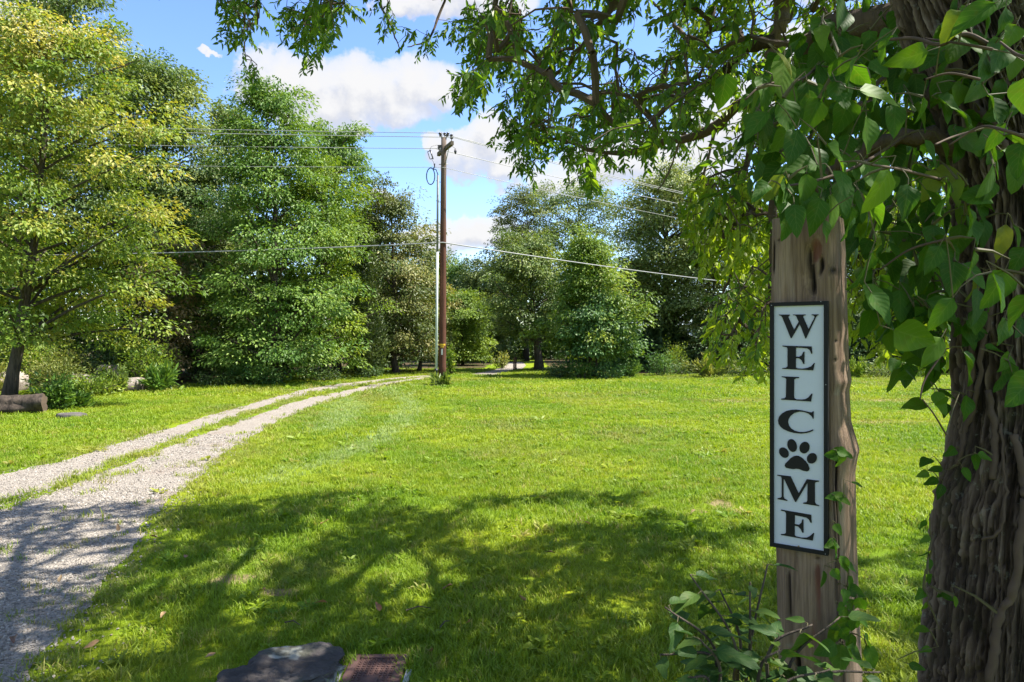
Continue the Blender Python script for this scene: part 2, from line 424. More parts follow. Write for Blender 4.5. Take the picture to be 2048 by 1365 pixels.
def grass_mat():
    m, t = new_mat('grass_blades'); p = wpos(t)
    tint = attr(t, 'tint', 'INSTANCER'); tone = attr(t, 'tone'); rnd = t.node('ShaderNodeObjectInfo').outputs['Random']
    n1 = t.noise(p, .35, 4, .55); n2 = t.noise(p, 2.6, 3, .6)
    c = t.mix(t.rng(n1, .36, .64), (.140,.245,.012), (.280,.345,.022))
    c = t.mix(t.m('MULTIPLY', t.rng(n2, .5, .75), .6), c, (.335,.340,.030))
    c = t.mix(t.m('MULTIPLY', t.rng(rnd, .0, .25, 1, 0), .6), c, (.055,.165,.012))
    c = t.mix(t.m('MULTIPLY', t.rng(tone, .15, .9), .30), c, (.26,.36,.045))
    c = t.mix(t.m('MULTIPLY', t.rng(rnd, .90, .97), .7), c, (.36,.30,.11))
    c = t.mix(t.m('MULTIPLY', t.m('MAXIMUM', tint, 0.0, clamp=True), .62), c, (.30,.25,.11))
    c = t.mix(t.m('MULTIPLY', t.m('MULTIPLY', tint, -1.0, clamp=True), .7), c, (.30,.38,.16))
    d = bsdf(t, c, .5, .25); tr = t.node('ShaderNodeBsdfTranslucent', {'Color': t.mix(1.0, c, (1.15,1.15,.55), 'MULTIPLY')}).outputs[0]
    finish(t, t.node('ShaderNodeMixShader', {0: .40, 1: d, 2: tr}).outputs[0]); return m
GRASS = grass_mat()
def scatter_object(name, pts, rot, scl, idx, tint, variants, mat, tilt=0.0):
    """points carry rotation, scale, variant; geometry nodes put a tuft/stone on each"""
    coll = bpy.data.collections.new(name+'_kinds')
    for v in variants:
        v.materials.append(mat); coll.objects.link(bpy.data.objects.new(v.name, v))
    me = bpy.data.meshes.new(name); me.vertices.add(len(pts)); me.vertices.foreach_set('co', np.asarray(pts, np.float32).ravel())
    rots = np.stack([R0.normal(size=len(pts))*tilt, R0.normal(size=len(pts))*tilt, rot], 1)
    a = me.attributes.new('rot', 'FLOAT_VECTOR', 'POINT'); a.data.foreach_set('vector', rots.astype(np.float32).ravel())
    for k, arr in (('scl', scl), ('tint', tint)):
        a = me.attributes.new(k, 'FLOAT', 'POINT'); a.data.foreach_set('value', np.asarray(arr, np.float32))
    a = me.attributes.new('idx', 'INT', 'POINT'); a.data.foreach_set('value', np.asarray(idx, np.int32))
    o = stuff(obj(name, me, mat))
    ng = bpy.data.node_groups.new(name, 'GeometryNodeTree')
    ng.interface.new_socket('Geometry', in_out='INPUT', socket_type='NodeSocketGeometry')
    ng.interface.new_socket('Geometry', in_out='OUTPUT', socket_type='NodeSocketGeometry')
    N = ng.nodes; gi = N.new('NodeGroupInput'); go = N.new('NodeGroupOutput')
    ci = N.new('GeometryNodeCollectionInfo'); ci.inputs['Collection'].default_value = coll
    ci.inputs['Separate Children'].default_value = True; ci.inputs['Reset Children'].default_value = True
    io = N.new('GeometryNodeInstanceOnPoints'); io.inputs['Pick Instance'].default_value = True
    def na(n, ty):
        q = N.new('GeometryNodeInputNamedAttribute'); q.data_type = ty; q.inputs['Name'].default_value = n
        return [s for s in q.outputs if s.enabled and s.name == 'Attribute'][0]
    L = ng.links.new
    L(gi.outputs[0], io.inputs['Points']); L(ci.outputs[0], io.inputs['Instance'])
    L(na('rot', 'FLOAT_VECTOR'), io.inputs['Rotation']); L(na('scl', 'FLOAT'), io.inputs['Scale']); L(na('idx', 'INT'), io.inputs['Instance Index'])
    L(io.outputs[0], go.inputs[0])
    md = o.modifiers.new('scatter', 'NODES'); md.node_group = ng
    return o
def make_grass():
    rng = np.random.default_rng(11)
    specs = [(0.9,5,430,dict(n=18,rad=.055,h=.046,w=.0045,lean=.8)), (5,10,210,dict(n=24,rad=.08,h=.050,w=.006,lean=.8)),
             (10,18,80,dict(n=28,rad=.13,h=.055,w=.011,lean=.8)), (18,36,30,dict(n=32,rad=.22,h=.062,w=.02,lean=.8))]
    variants = []; P = []; I = []
    for si, (d0, d1, dens, kw) in enumerate(specs):
        for k in range(4): variants.append(blade_tuft('tuft_%d%d' % (si, k), rng, **kw) if k < 3 else weed_tuft('tuft_%d%d' % (si, k), rng, kw['rad']))
        area = .86*(d1*d1-d0*d0)+2.4*(d1-d0); n = int(area*dens)
        y = np.sqrt(rng.uniform(d0*d0, d1*d1, n)); x = rng.uniform(-1, 1, n)*(.86*y+1.2)
        P.append(np.stack([x, y], 1)); I.append(si*4+rng.choice(4, n, p=[.327,.327,.327,.019] if si < 2 else [.333,.333,.332,.002]))
    P = np.concatenate(P); I = np.concatenate(I)
    keep = ~on_gravel(P, 0.07)
    # thin, worn grass on the median and near the gravel, weeds coming up in the gravel
    near = on_gravel(P+np.array([-.25,0])) | on_gravel(P+np.array([.2,0]))
    keep &= ~(near & (rng.uniform(size=len(P)) < .35))
    weedy = on_gravel(P) & (rng.uniform(size=len(P)) < .035*(P[:,1] < 12)) & (P[:,0] > ex(ED, P[:,1])-1.0)
    keep |= weedy
    n3 = np.c_[P*1.0, 0*P[:,0]]
    patch = fbm(n3*1.3, 21, 4); thin = (patch < .36) & (rng.uniform(size=len(P)) < .45)
    keep &= ~thin
    tint = np.clip((fbm(n3*.55, 31, 4)-.56)*5, 0, .8)*rng.uniform(.3, 1, len(P))
    for (x, y, rx, ry) in BARE:
        r = ((P[:,0]-x)/rx)**2+((P[:,1]-y)/ry)**2
        keep &= ~((r < 1) & (rng.uniform(size=len(P)) < (.93 if rx < .2 else .6))); tint = np.where(r < 1.8, np.maximum(tint, .9*rng.uniform(size=len(P))), tint)
    for tr in TRK: tint = np.where(dist_poly(P, tr) < .20+.12*rng.normal(size=len(P)), -rng.uniform(.6, 1.6, len(P)), tint)
    tint = np.where(near, np.maximum(tint, rng.uniform(0, .9, len(P))), tint)
    lit = ((P[:,1] > 22.5+0*P[:,0]) & (P[:,0] < -11)) | ((P[:,1] > 24.6) & (P[:,0] < -9.2)) | ((P[:,0] > 5.5) & (P[:,1] > 30.5))
    keep &= ~lit
    road = inside(np.vstack([FL, FR[::-1]]), P); keep &= ~road
    # the stone, the meter lid
    keep &= ~(((P[:,0]+1.02)/.21)**2+((P[:,1]-2.98)/.19)**2 < 1)
    keep &= ~((abs(P[:,0]+.622) < .135) & (abs(P[:,1]-3.0) < .235))
    P, I, tint = P[keep], I[keep], tint[keep]; n = len(P)
    s = .75+.75*fbm(np.c_[P*2.3, 0*P[:,0]], 41, 3)*rng.uniform(.6, 1.4, n)
    s = np.where(on_gravel(P+np.array([.35,0])) & (P[:,1] < 9), s*1.15, s)
    scatter_object('grass', np.c_[P, np.zeros(n)], rng.uniform(0, 6.28, n), s, I, tint, variants, GRASS, .12)
    print('grass tufts', n)
make_grass()
# ---- loose stones on the gravel
def pebble(name, rng, sub=1):
    bm = bmesh.new(); bmesh.ops.create_icosphere(bm, subdivisions=sub, radius=1)
    sc = rng.uniform(.6, 1.2, 3)*np.array([1, .8, .55])
    for v in bm.verts: v.co = Vector(np.array(v.co)*sc*rng.uniform(.75, 1.2))
    me = bpy.data.meshes.new(name); bm.to_mesh(me); bm.free(); return me
def pebble_mat():
    m, t = new_mat('gravel_stone'); rnd = t.node('ShaderNodeObjectInfo').outputs['Random']
    c = ramp(t, rnd, [(0,(.17,.152,.13)),(.35,(.26,.235,.20)),(.7,(.35,.318,.275)),(.93,(.45,.415,.37)),(1,(.25,.19,.13))])
    finish(t, bsdf(t, c, .85, .25, bump(t, t.noise(opos(t), 3, 4, .6), .4, .2))); return m
def make_pebbles():
    rng = np.random.default_rng(5); P = []
    for d0, d1, dens in ((1.5,4.5,2600),(4.5,7,1300),(7,11,420)):
        n = int((d1-d0)*7*dens); y = rng.uniform(d0, d1, n); x = rng.uniform(-8.4, -1.2, n); P.append(np.c_[x, y][(np.abs(x) < .86*y+.6)])
    P = np.concatenate(P); P = P[on_gravel(P, .16)]; n = len(P)
    big = np.interp(P[:,1], [2,5,11], [1,1.25,1.9])
    scatter_object('loose_gravel', np.c_[P, np.full(n, .006)], rng.uniform(0, 6.28, n), .0064*rng.uniform(.6, 1.6, n)*big, rng.integers(0, 6, n), np.zeros(n),
                   [pebble('pebble_%d' % k, rng) for k in range(6)], pebble_mat(), .4)
    print('pebbles', n)
make_pebbles()
# ================================================================== trees
def bark_mat(name, a, b, scale=6.0):
    m, t = new_mat(name); p = opos(t)
    mp = t.node('ShaderNodeMapping', {'Vector': p, 'Scale': (scale*3, scale*3, scale*.5)}).outputs[0]
    n = t.noise(mp, 1.0, 6, .65); c = t.mix(t.rng(n, .3, .7), a, b)
    finish(t, bsdf(t, c, .9, .2, bump(t, n, .9, .03))); return m
BARK = bark_mat('bark_grey', (.055,.045,.036), (.17,.14,.11))
BARK_D = bark_mat('bark_dark', (.03,.025,.02), (.10,.08,.062))

def tree_parts(seed, H, R, z0, leaf=.13, n_branch=34, dens=70, shape='round', clump=.42, lean=(0,0), droop=.1, trunk_r=None, top_tone=0.0, tone0=.0, fill=1.0):
    """returns (trunk mesh builder, crown mesh builder) round a base at the origin"""
    rng = np.random.default_rng(seed); tk, cr = MB(), MB()
    trunk_r = trunk_r or .014*H+.02; clump *= 1.30; dens = dens*2.0
    zs = np.linspace(0, H*.93, 12); wob = np.cumsum(rng.normal(size=(12,2))*.05, 0)
    C = np.c_[wob[:,0]+lean[0]*zs/H, wob[:,1]+lean[1]*zs/H, zs]; C[0,:2] = 0
    rr = trunk_r*(1-zs/H)**1.15+.010; rr[0] *= 1.35
    tk.tube(C, rr, 9)
    def axis(z): return np.array([np.interp(z, zs, C[:,0]), np.interp(z, zs, C[:,1]), z])
    def env(f):       # crown radius at height fraction 0..1
        if shape == 'cone': return (1-f)**.62*1.02+.07
        if shape == 'oval': return np.sin(np.pi*np.clip(.16+.76*f, 0, 1))**.6*1.12
        if shape == 'wide': return np.sqrt(np.clip(1-(1.0*f-.15)**2/.75, .02, 1))
        return np.sqrt(np.clip(1-((f-.42)/.62)**2, .03, 1))
    cen = []; hf = []
    for i in range(n_branch):
        f = (i+rng.uniform())/n_branch; f = f**.9
        zt = z0+(H-z0)*f; az = i*2.39996+rng.uniform(-.5, .5); ln = R*env(f)*rng.uniform(.78, 1.08)*(.50+1.0*vnoise(np.array([[math.cos(az)*1.3+seed, math.sin(az)*1.3, f*4.5]]), seed)[0])
        rise = ln*rng.uniform(.45, 1.05)*(1-.5*f)
        zb = max(z0*.75, zt-rise); a = axis(min(zb, H*.9)); b = axis(min(zt, H*.93))+np.array([np.cos(az)*ln, np.sin(az)*ln, 0])
        b[2] = zt+rng.uniform(-.12, .16)*ln-droop*ln*.4
        mid = (a+b)/2+np.array([0,0,.12*ln])+rng.normal(size=3)*.06*ln
        t_ = np.linspace(0, 1, 6)[:,None]; pts = (1-t_)**2*a+2*t_*(1-t_)*mid+t_**2*b
        tk.tube(pts, np.linspace(trunk_r*.38*(1-f*.6), .012, 6), 5, cap=False)
        m = max(3, int(ln/clump*1.28*fill))
        for j in range(m):
            s = 1-.72*(j/m)**1.0; q = (1-s)**2*a+2*s*(1-s)*mid+s*s*b
            sp = .30*ln*(1-.35*s)+.12
            q = q+rng.normal(size=3)*np.array([sp*.55, sp*.55, sp*.38]); cen.append(q); hf.append(f)
    for _ in range(max(2, int(3*fill))):   # leader tip
        cen.append(axis(H*.93)+rng.normal(size=3)*np.array([.18,.18,.15])*R*.35); hf.append(1)
    for _ in range(int(len(cen)*.22)):      # leafy side shoots between the boughs
        f = rng.uniform(0, .97); az = rng.uniform(0, 6.28); q = R*env(f)*rng.uniform(.45, .95)*(.50+1.0*vnoise(np.array([[math.cos(az)*1.3+seed, math.sin(az)*1.3, f*4.5]]), seed)[0]); cen.append(axis(min(z0+(H-z0)*f, H*.93))*np.array([1,1,0])+np.array([np.cos(az)*q, np.sin(az)*q, z0+(H-z0)*f])); hf.append(f)
    for _ in range(int(rng.integers(4, 8))):           # shoots that break the outline
        f = rng.uniform(.55, .98); az = rng.uniform(0, 6.28); q = R*env(f)*rng.uniform(.3, 1.0); b0 = axis(min(z0+(H-z0)*f, H*.93))*np.array([1,1,0])+np.array([np.cos(az)*q, np.sin(az)*q, z0+(H-z0)*f]); up = np.array([np.cos(az)*.35, np.sin(az)*.35, 1.0])*rng.uniform(.5, 1.1)*R*.3
        tk.tube([b0-up*.3, b0+up], [.02,.006], 4, cap=False)
        for s_ in (.45, .8, 1.05): cen.append(b0+up*s_); hf.append(f)
    cen = np.array(cen); hf = np.array(hf); k = len(cen)
    cnt = rng.integers(int(dens*.6), int(dens*1.4)+1, k); idx = np.repeat(np.arange(k), cnt); n = len(idx)
    sc = clump*rng.uniform(.5, 1.3, k)
    g = rng.normal(size=(n,3)); g = g/np.maximum(1, np.linalg.norm(g, axis=1)/1.9)[:,None]
    off = g*(sc[idx][:,None]*np.array([.60,.60,.22]))
    off[:,2] -= .28*(off[:,0]**2+off[:,1]**2)/sc[idx]
    P = cen[idx]+off
    out = nz(np.c_[cen[idx][:,:2], np.full(n, .0)]+1e-6)
    N = nz(np.array([0,0,1.0])+.55*out+rng.normal(size=(n,3))*.40)
    T = nz(out*.6+nz(off+1e-6)*.8+np.array([0,0,-.45])+rng.normal(size=(n,3))*.55)
    L = leaf*rng.uniform(.65, 1.25, n); ct = rng.uniform(0, 1, k)
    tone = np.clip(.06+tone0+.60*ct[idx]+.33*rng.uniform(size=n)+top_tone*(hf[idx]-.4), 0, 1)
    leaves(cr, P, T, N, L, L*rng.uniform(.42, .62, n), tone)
    return tk, cr, n

def cedar_parts(seed, H, R, z0=.3, n=9000):
    rng = np.random.default_rng(seed); tk, cr = MB(), MB()
    tk.tube(np.c_[np.zeros(8), np.zeros(8), np.linspace(0, H*.97, 8)], np.linspace(.02*H, .01, 8), 7)
    f = rng.uniform(0, 1, 130)**1.15; az = rng.uniform(0, 6.28, 130); rad = R*((1-f)**.7)*rng.uniform(.6, 1.08, 130)
    tips = np.c_[np.cos(az)*rad, np.sin(az)*rad, z0+(H-z0)*f]; k = rng.integers(0, 130, n); s = rng.uniform(.25, 1, n)
    P = tips[k]*np.c_[s, s, np.ones(n)]+np.c_[np.zeros(n), np.zeros(n), .25*s]+rng.normal(size=(n,3))*np.array([.13,.13,.16])
    out = nz(np.c_[tips[k][:,:2], np.zeros(n)]+1e-6); T = nz(out*.5+np.array([0,0,.6])+rng.normal(size=(n,3))*.5)
    N = nz(rng.normal(size=(n,3))+np.array([0,0,.6])+out*.4); L = .17*rng.uniform(.6, 1.2, n)
    leaves(cr, P, T, N, L, L*.30, np.clip(rng.uniform(0, .6, n)+.4*(rng.uniform(size=130)[k]), 0, 1))
    return tk, cr, n

G = dict
LEAF = G(
 yellow=leaf_mat('leaf_yellow_green', [(0,(.030,.060,.008)),(.35,(.080,.140,.014)),(.65,(.155,.205,.034)),(.86,(.235,.225,.034)),(1,(.37,.34,.12))], .38),
 green=leaf_mat('leaf_green', [(0,(.022,.055,.010)),(.4,(.055,.120,.018)),(.75,(.115,.195,.030)),(1,(.20,.275,.075))], .34),
 olive=leaf_mat('leaf_olive', [(0,(.026,.048,.012)),(.4,(.066,.108,.020)),(.75,(.14,.18,.042)),(1,(.24,.26,.105))], .34, gain=1.62),
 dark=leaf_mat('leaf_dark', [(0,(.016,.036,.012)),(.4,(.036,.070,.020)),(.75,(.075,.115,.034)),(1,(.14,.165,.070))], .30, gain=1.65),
 brown=leaf_mat('leaf_bronze', [(0,(.028,.046,.010)),(.4,(.066,.095,.018)),(.72,(.140,.155,.036)),(1,(.26,.225,.085))], .30),
 bluish=leaf_mat('leaf_blue_green', [(0,(.016,.046,.014)),(.4,(.040,.100,.024)),(.75,(.085,.165,.042)),(1,(.18,.27,.09))], .32),
 pale=leaf_mat('leaf_pale_grey', [(0,(.034,.056,.014)),(.4,(.080,.118,.028)),(.75,(.155,.190,.055)),(1,(.27,.29,.13))], .32, gain=1.55),
 blush=leaf_mat('leaf_blush', [(0,(.045,.045,.018)),(.4,(.13,.11,.045)),(.75,(.26,.19,.10)),(1,(.40,.31,.21))], .30),
 cedar=leaf_mat('leaf_cedar', [(0,(.020,.036,.010)),(.5,(.055,.082,.016)),(1,(.13,.155,.035))], .18),
 bright=leaf_mat('leaf_bright', [(0,(.040,.075,.008)),(.4,(.10,.17,.018)),(.75,(.19,.255,.030)),(1,(.31,.32,.06))], .38),
 gold=leaf_mat('leaf_gold', [(0,(.05,.080,.015)),(.4,(.13,.165,.035)),(.75,(.235,.240,.060)),(1,(.36,.34,.14))], .35),
)
LEAFCOUNT = 0
def tree(name, label, px, d, top, hw, mat, seed, bottom=None, kind='broad', group=None, **kw):
    """px: pixel column of the crown, d: depth from the ground it stands on, top: pixel row of the tip, hw: half width"""
    global LEAFCOUNT
    x = (px-CX)/FPX*d; H = CAM_H+(CY-top)/FPX*d; R = hw/FPX*d
    root = thing(name, label, 'tree', (x, d, 0), group)
    if kind == 'cedar': tk, cr, n = cedar_parts(seed, H, R, **kw)
    else:
        z0 = kw.pop('z0', None)
        if z0 is None: z0 = max(.5, CAM_H+(CY-(bottom or 700))/FPX*d)
        tk, cr, n = tree_parts(seed, H, R, z0, **kw)
    LEAFCOUNT += n
    obj('trunk', tk.mesh('trunk', smooth=True), kw.get('bark', BARK_D), root)
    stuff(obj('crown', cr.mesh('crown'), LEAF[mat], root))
    return root
def dup_tree(src, label, px, d, scale, rz, group=None):
    r = src.copy(); COL.objects.link(r); r.location = ((px-CX)/FPX*d, d, 0); r.scale = (scale,)*3; r.rotation_euler = (0,0,rz)
    tag(r, label, 'tree', group)
    for ch in src.children:
        c = ch.copy(); COL.objects.link(c); c.parent = r
    return r

# --- the left wood
t_yellow = tree('oak_tree', 'yellow-green oak with leaning dark trunk rising behind the old log', 16, 15.4, 20, 225, 'yellow', 1, bottom=645, leaf=.115, n_branch=52, dens=58, clump=.40, top_tone=.30, shape='wide', tone0=.02, lean=(1.15,0), fill=1.15, trunk_r=.13)
tree('sweetgum_tree', 'tall loose-topped tree whose tip rises above the yellow-green oak', 118, 25, -60, 118, 'olive', 2, bottom=520, leaf=.15, n_branch=46, dens=58, clump=.55, shape='oval', tone0=.05)
tree('oak_tree', 'tall gold-tinged tree just behind the yellow-green oak, over the boulders', -30, 22, 20, 150, 'yellow', 3, bottom=560, leaf=.14, n_branch=44, dens=55, clump=.5, top_tone=.2)
t_hick = tree('hickory_tree', 'tall open-topped hickory between the yellow-green oak and the big bright maple', 335, 27, 112, 112, 'olive', 4, bottom=600, leaf=.15, n_branch=60, dens=60, clump=.52, shape='round', tone0=.06)
tree('hickory_tree', 'slim tall tree whose tip shows just right of the loose-topped tree', 250, 29, 92, 88, 'green', 5, bottom=560, leaf=.15, n_branch=46, dens=55, clump=.5, shape='oval')
tree('hickory_tree', 'narrow tree tip filling the gap between hickory and big maple', 455, 31, 200, 62, 'pale', 6, bottom=620, leaf=.15, n_branch=34, dens=55, clump=.5, shape='oval')
t_maple = tree('maple_tree', 'big bright green pyramidal maple at the edge of the left wood', 553, 24.5, 168, 160, 'green', 7, bottom=720, leaf=.135, n_branch=74, dens=60, clump=.48, shape='cone', tone0=.06, fill=1.15)
tree('maple_tree', 'shorter bright maple leaning out beside the dark cedar', 655, 26.2, 300, 92, 'bright', 8, bottom=715, leaf=.135, n_branch=46, dens=55, clump=.46, shape='oval', tone0=-.08)
tree('oak_tree', 'round-tipped tree peeking over the right shoulder of the big maple', 675, 31, 235, 72, 'green', 9, bottom=560, leaf=.15, n_branch=36, dens=55, clump=.5, shape='oval')
tree('oak_tree', 'bronze-tinged oak ending the left wood beside the utility pole', 792, 31, 382, 90, 'brown', 10, bottom=700, leaf=.14, n_branch=52, dens=58, clump=.5, shape='round', tone0=.05)
tree('cedar_tree', 'dark feathery cedar in front of the bronze-tinged oak', 735, 28, 480, 50, 'cedar', 11, kind='cedar')
tree('dogwood_tree', 'low round tree with a short trunk right beside the pole and drive', 838, 33, 545, 62, 'brown', 12, bottom=712, leaf=.14, n_branch=34, dens=55, clump=.46, tone0=.12, shape='round', lean=(.2,0))
tree('dogwood_tree', 'small blush-leaved tree in the shade between oak and maple', 322, 24.0, 470, 56, 'blush', 13, bottom=715, leaf=.12, n_branch=26, dens=32, clump=.34, shape='oval', tone0=-.02)
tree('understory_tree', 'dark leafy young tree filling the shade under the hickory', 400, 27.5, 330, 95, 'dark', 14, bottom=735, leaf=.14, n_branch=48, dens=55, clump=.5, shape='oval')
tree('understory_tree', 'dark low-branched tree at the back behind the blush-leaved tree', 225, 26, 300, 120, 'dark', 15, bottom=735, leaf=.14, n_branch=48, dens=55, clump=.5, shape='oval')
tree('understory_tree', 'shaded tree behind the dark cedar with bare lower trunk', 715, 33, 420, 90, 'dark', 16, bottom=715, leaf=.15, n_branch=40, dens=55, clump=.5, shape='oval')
tree('oak_tree', 'leafy oak at the far left edge behind the garden boulders', -170, 19, 60, 160, 'green', 17, bottom=680, leaf=.14, n_branch=44, dens=50, clump=.5)
# --- far trees over the road
tree('far_tree', 'bright feathery willow-like tree directly behind the utility pole', 925, 42, 588, 52, 'bright', 20, bottom=725, leaf=.16, n_branch=40, dens=60, clump=.5, shape='oval', tone0=-.12)
tree('far_tree', 'hazy green far tree, its round top just right of the pole', 918, 53, 528, 46, 'green', 21, bottom=690, leaf=.2, n_branch=36, dens=55, clump=.7, shape='oval')
tree('far_tree', 'greyish far tree standing left of the far road', 978, 49, 522, 52, 'pale', 22, bottom=725, leaf=.19, n_branch=40, dens=55, clump=.65, shape='oval', tone0=-.1)
tree('far_tree', 'dark far tree seen between pole and low round tree', 868, 56, 498, 46, 'dark', 23, bottom=690, leaf=.2, n_branch=36, dens=55, clump=.7, shape='oval')
# --- trees across the field
tree('oak_tree', 'tall dark-topped tree standing beyond the far road', 1052, 51, 370, 68, 'brown', 30, bottom=600, leaf=.17, n_branch=44, dens=48, clump=.55, shape='oval', tone0=-.15)
tree('oak_tree', 'tall round-topped tree behind the island maple', 1150, 49, 364, 92, 'olive', 31, bottom=640, leaf=.17, n_branch=54, dens=50, clump=.58, shape='oval')
tree('oak_tree', 'dark spreading tree with stout trunk beside the far road', 1078, 34, 468, 72, 'olive', 32, bottom=668, leaf=.15, n_branch=50, dens=55, clump=.5, shape='oval', trunk_r=.22, lean=(-.6,0))
t_isle = tree('maple_tree', 'bright green pointed maple on the island of bushes in the field', 1180, 28.6, 476, 98, 'bright', 33, bottom=690, leaf=.135, n_branch=60, dens=58, clump=.44, shape='cone', tone0=-.02)
tree('maple_tree', 'low blue-green maple in front of the bright pointed maple', 1185, 27.9, 604, 72, 'bluish', 34, bottom=696, leaf=.13, n_branch=30, dens=52, clump=.42, shape='wide', tone0=.05)
tree('sycamore_tree', 'tall feathery grey-green tree with pale fluted trunk across the field', 1330, 36, 345, 122, 'pale', 35, bottom=640, leaf=.16, n_branch=74, dens=50, clump=.58, shape='round', fill=1.5, trunk_r=.30)
tree('maple_tree', 'lower silvery tree right of the pale fluted trunk', 1425, 34, 455, 62, 'pale', 36, bottom=690, leaf=.15, n_branch=36, dens=52, clump=.5, shape='oval', tone0=.08)
tree('oak_tree', 'dark tree behind the hanging branches and the silvery tree', 1490, 39, 380, 100, 'dark', 37, bottom=700, leaf=.17, n_branch=46, dens=52, clump=.58, shape='oval')
tree('oak_tree', 'green tree behind the wooden sign post, across the field', 1620, 37, 400, 110, 'green', 38, bottom=700, leaf=.17, n_branch=46, dens=50, clump=.58, shape='oval')
tree('oak_tree', 'olive tree between sign post and vine-covered trunk, across the field', 1755, 35, 380, 110, 'olive', 39, bottom=705, leaf=.17, n_branch=46, dens=50, clump=.58, shape='oval')
tree('understory_tree', 'dark low thicket tree at the field edge right of the post', 1700, 31.5, 600, 80, 'dark', 40, bottom=735, leaf=.14, n_branch=34, dens=52, clump=.5, shape='wide')
tree('understory_tree', 'dark low thicket tree at the field edge near the vine-covered trunk', 1830, 31, 585, 90, 'dark', 41, bottom=735, leaf=.14, n_branch=34, dens=52, clump=.5, shape='wide')
tree('understory_tree', 'dark low tree behind the gold shrub at the field edge', 1475, 32.5, 600, 80, 'dark', 42, bottom=735, leaf=.14, n_branch=34, dens=52, clump=.5, shape='wide')
dup_tree(t_hick, 'tall tree hidden behind the vine-covered trunk', 1950, 37, 1.0, 1.1)
dup_tree(t_maple, 'pyramidal maple beyond the field past the vine-covered trunk', 2180, 34, 1.05, 2.2)
print('tree leaves', LEAFCOUNT)

# --- the wood behind, one mass
def wood_mass(name, label, spans, seed, mat, leaf=.34):
    rng = np.random.default_rng(seed); cr = MB()
    for (x0, y0, x1, y1, h, n) in spans:
        s = rng.uniform(size=n); k = max(6, int(math.hypot(x1-x0, y1-y0)/1.7)); cs = rng.uniform(size=k); ch = h*rng.uniform(.72, 1.08, k); cw = rng.uniform(1.0, 2.1, k)
        i = rng.integers(0, k, n); g = rng.normal(size=(n,3)); zf = rng.uniform(0, 1, n)**.8
        wid = cw[i]*np.sqrt(np.clip(1-(zf-.4)**2/.42, .04, 1)); a = rng.uniform(0, 6.28, n); r = np.sqrt(rng.uniform(size=n))*wid
        P = np.c_[x0+(x1-x0)*cs[i]+np.cos(a)*r, y0+(y1-y0)*cs[i]+np.sin(a)*r*1.2, .05+zf*ch[i]]
        T = nz(rng.normal(size=(n,3))+np.array([0,-.3,-.5])); N = nz(np.array([0,0,1.])+rng.normal(size=(n,3))*.7); L = leaf*rng.uniform(.6, 1.3, n)
        leaves(cr, P, T, N, L, L*.55, np.clip(.15+.5*rng.uniform(size=k)[i]+.25*rng.uniform(size=n), 0, 1))
    o = stuff(obj(name, cr.mesh(name), LEAF[mat])); tag(o, label, 'woods'); return o
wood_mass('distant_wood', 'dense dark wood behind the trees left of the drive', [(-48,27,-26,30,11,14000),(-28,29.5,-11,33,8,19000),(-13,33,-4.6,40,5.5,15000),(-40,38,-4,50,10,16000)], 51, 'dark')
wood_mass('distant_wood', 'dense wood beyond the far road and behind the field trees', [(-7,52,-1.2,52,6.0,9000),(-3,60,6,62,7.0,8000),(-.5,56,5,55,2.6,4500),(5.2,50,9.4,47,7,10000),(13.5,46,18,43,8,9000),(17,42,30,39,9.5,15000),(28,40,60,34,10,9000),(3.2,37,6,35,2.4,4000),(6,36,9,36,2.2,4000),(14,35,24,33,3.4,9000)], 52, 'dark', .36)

# ================================================================== shrubs and beds
def shrub_mesh(seed, R, H, leaf=.09, n=1400, style='round'):
    rng = np.random.default_rng(seed); st, cr = MB(), MB(); k = 16
    az = rng.uniform(0, 6.28, k); rad = R*np.sqrt(rng.uniform(.05, 1, k)); hh = H*rng.uniform(.45, 1.05, k)*(1-.35*(rad/R)**2)
    tips = np.c_[np.cos(az)*rad, np.sin(az)*rad, hh]
    for tp in tips:
        b = tp*np.array([.25,.25,0]); st.tube([b, b*.5+tp*.5+np.array([0,0,.08*H]), tp], [.012,.008,.004], 4, cap=False)
    if style == 'spiky':
        i = rng.integers(0, k, n); s = rng.uniform(.15, 1.1, n); P = tips[i]*np.c_[s, s, s**.8]+rng.normal(size=(n,3))*.045
        T = nz(tips[i]+rng.normal(size=(n,3))*.35*H); N = nz(rng.normal(size=(n,3))+np.array([0,0,.7])); L = leaf*rng.uniform(.7, 1.4, n); W = L*.3
    else:
        i = rng.integers(0, k, n); g = rng.normal(size=(n,3))*np.array([.24*R,.24*R,.17*H]); s = rng.uniform(.35, 1, n)
        P = tips[i]*np.c_[s, s, s]+g; P[:,2] = np.abs(P[:,2])+.02
        o_ = nz(P*np.array([1,1,.4])); T = nz(o_+rng.normal(size=(n,3))*.6); N = nz(np.array([0,0,.9])+o_*.4+rng.normal(size=(n,3))*.5); L = leaf*rng.uniform(.6, 1.3, n); W = L*rng.uniform(.4, .6, n)
    leaves(cr, P, T, N, L, W, np.clip(.1+.45*rng.uniform(size=k)[i]+.4*rng.uniform(size=n), 0, 1))
    return st, cr
def shrub(label, px, py, wpx, hpx, mat, seed, name='shrub', d=None, cat='shrub', group=None, **kw):
    g = ground(px, py) if d is None else np.array([(px-CX)/FPX*d, d, 0.0]); m = g[1]/FPX
    root = thing(name, label, cat, g, group); st, cr = shrub_mesh(seed, wpx*m/2, hpx*m, **kw)
    obj('stems', st.mesh('stems'), BARK_D, root); stuff(obj('foliage', cr.mesh('foliage'), LEAF[mat], root)); return root
shrub('yellow-green spiky shrub alone at the edge of the field', 1420, 757, 92, 52, 'gold', 61, style='spiky', leaf=.17, n=1500)
shrub('dark bush at the left foot of the island maple', 1118, 758, 60, 34, 'dark', 62, n=1300)
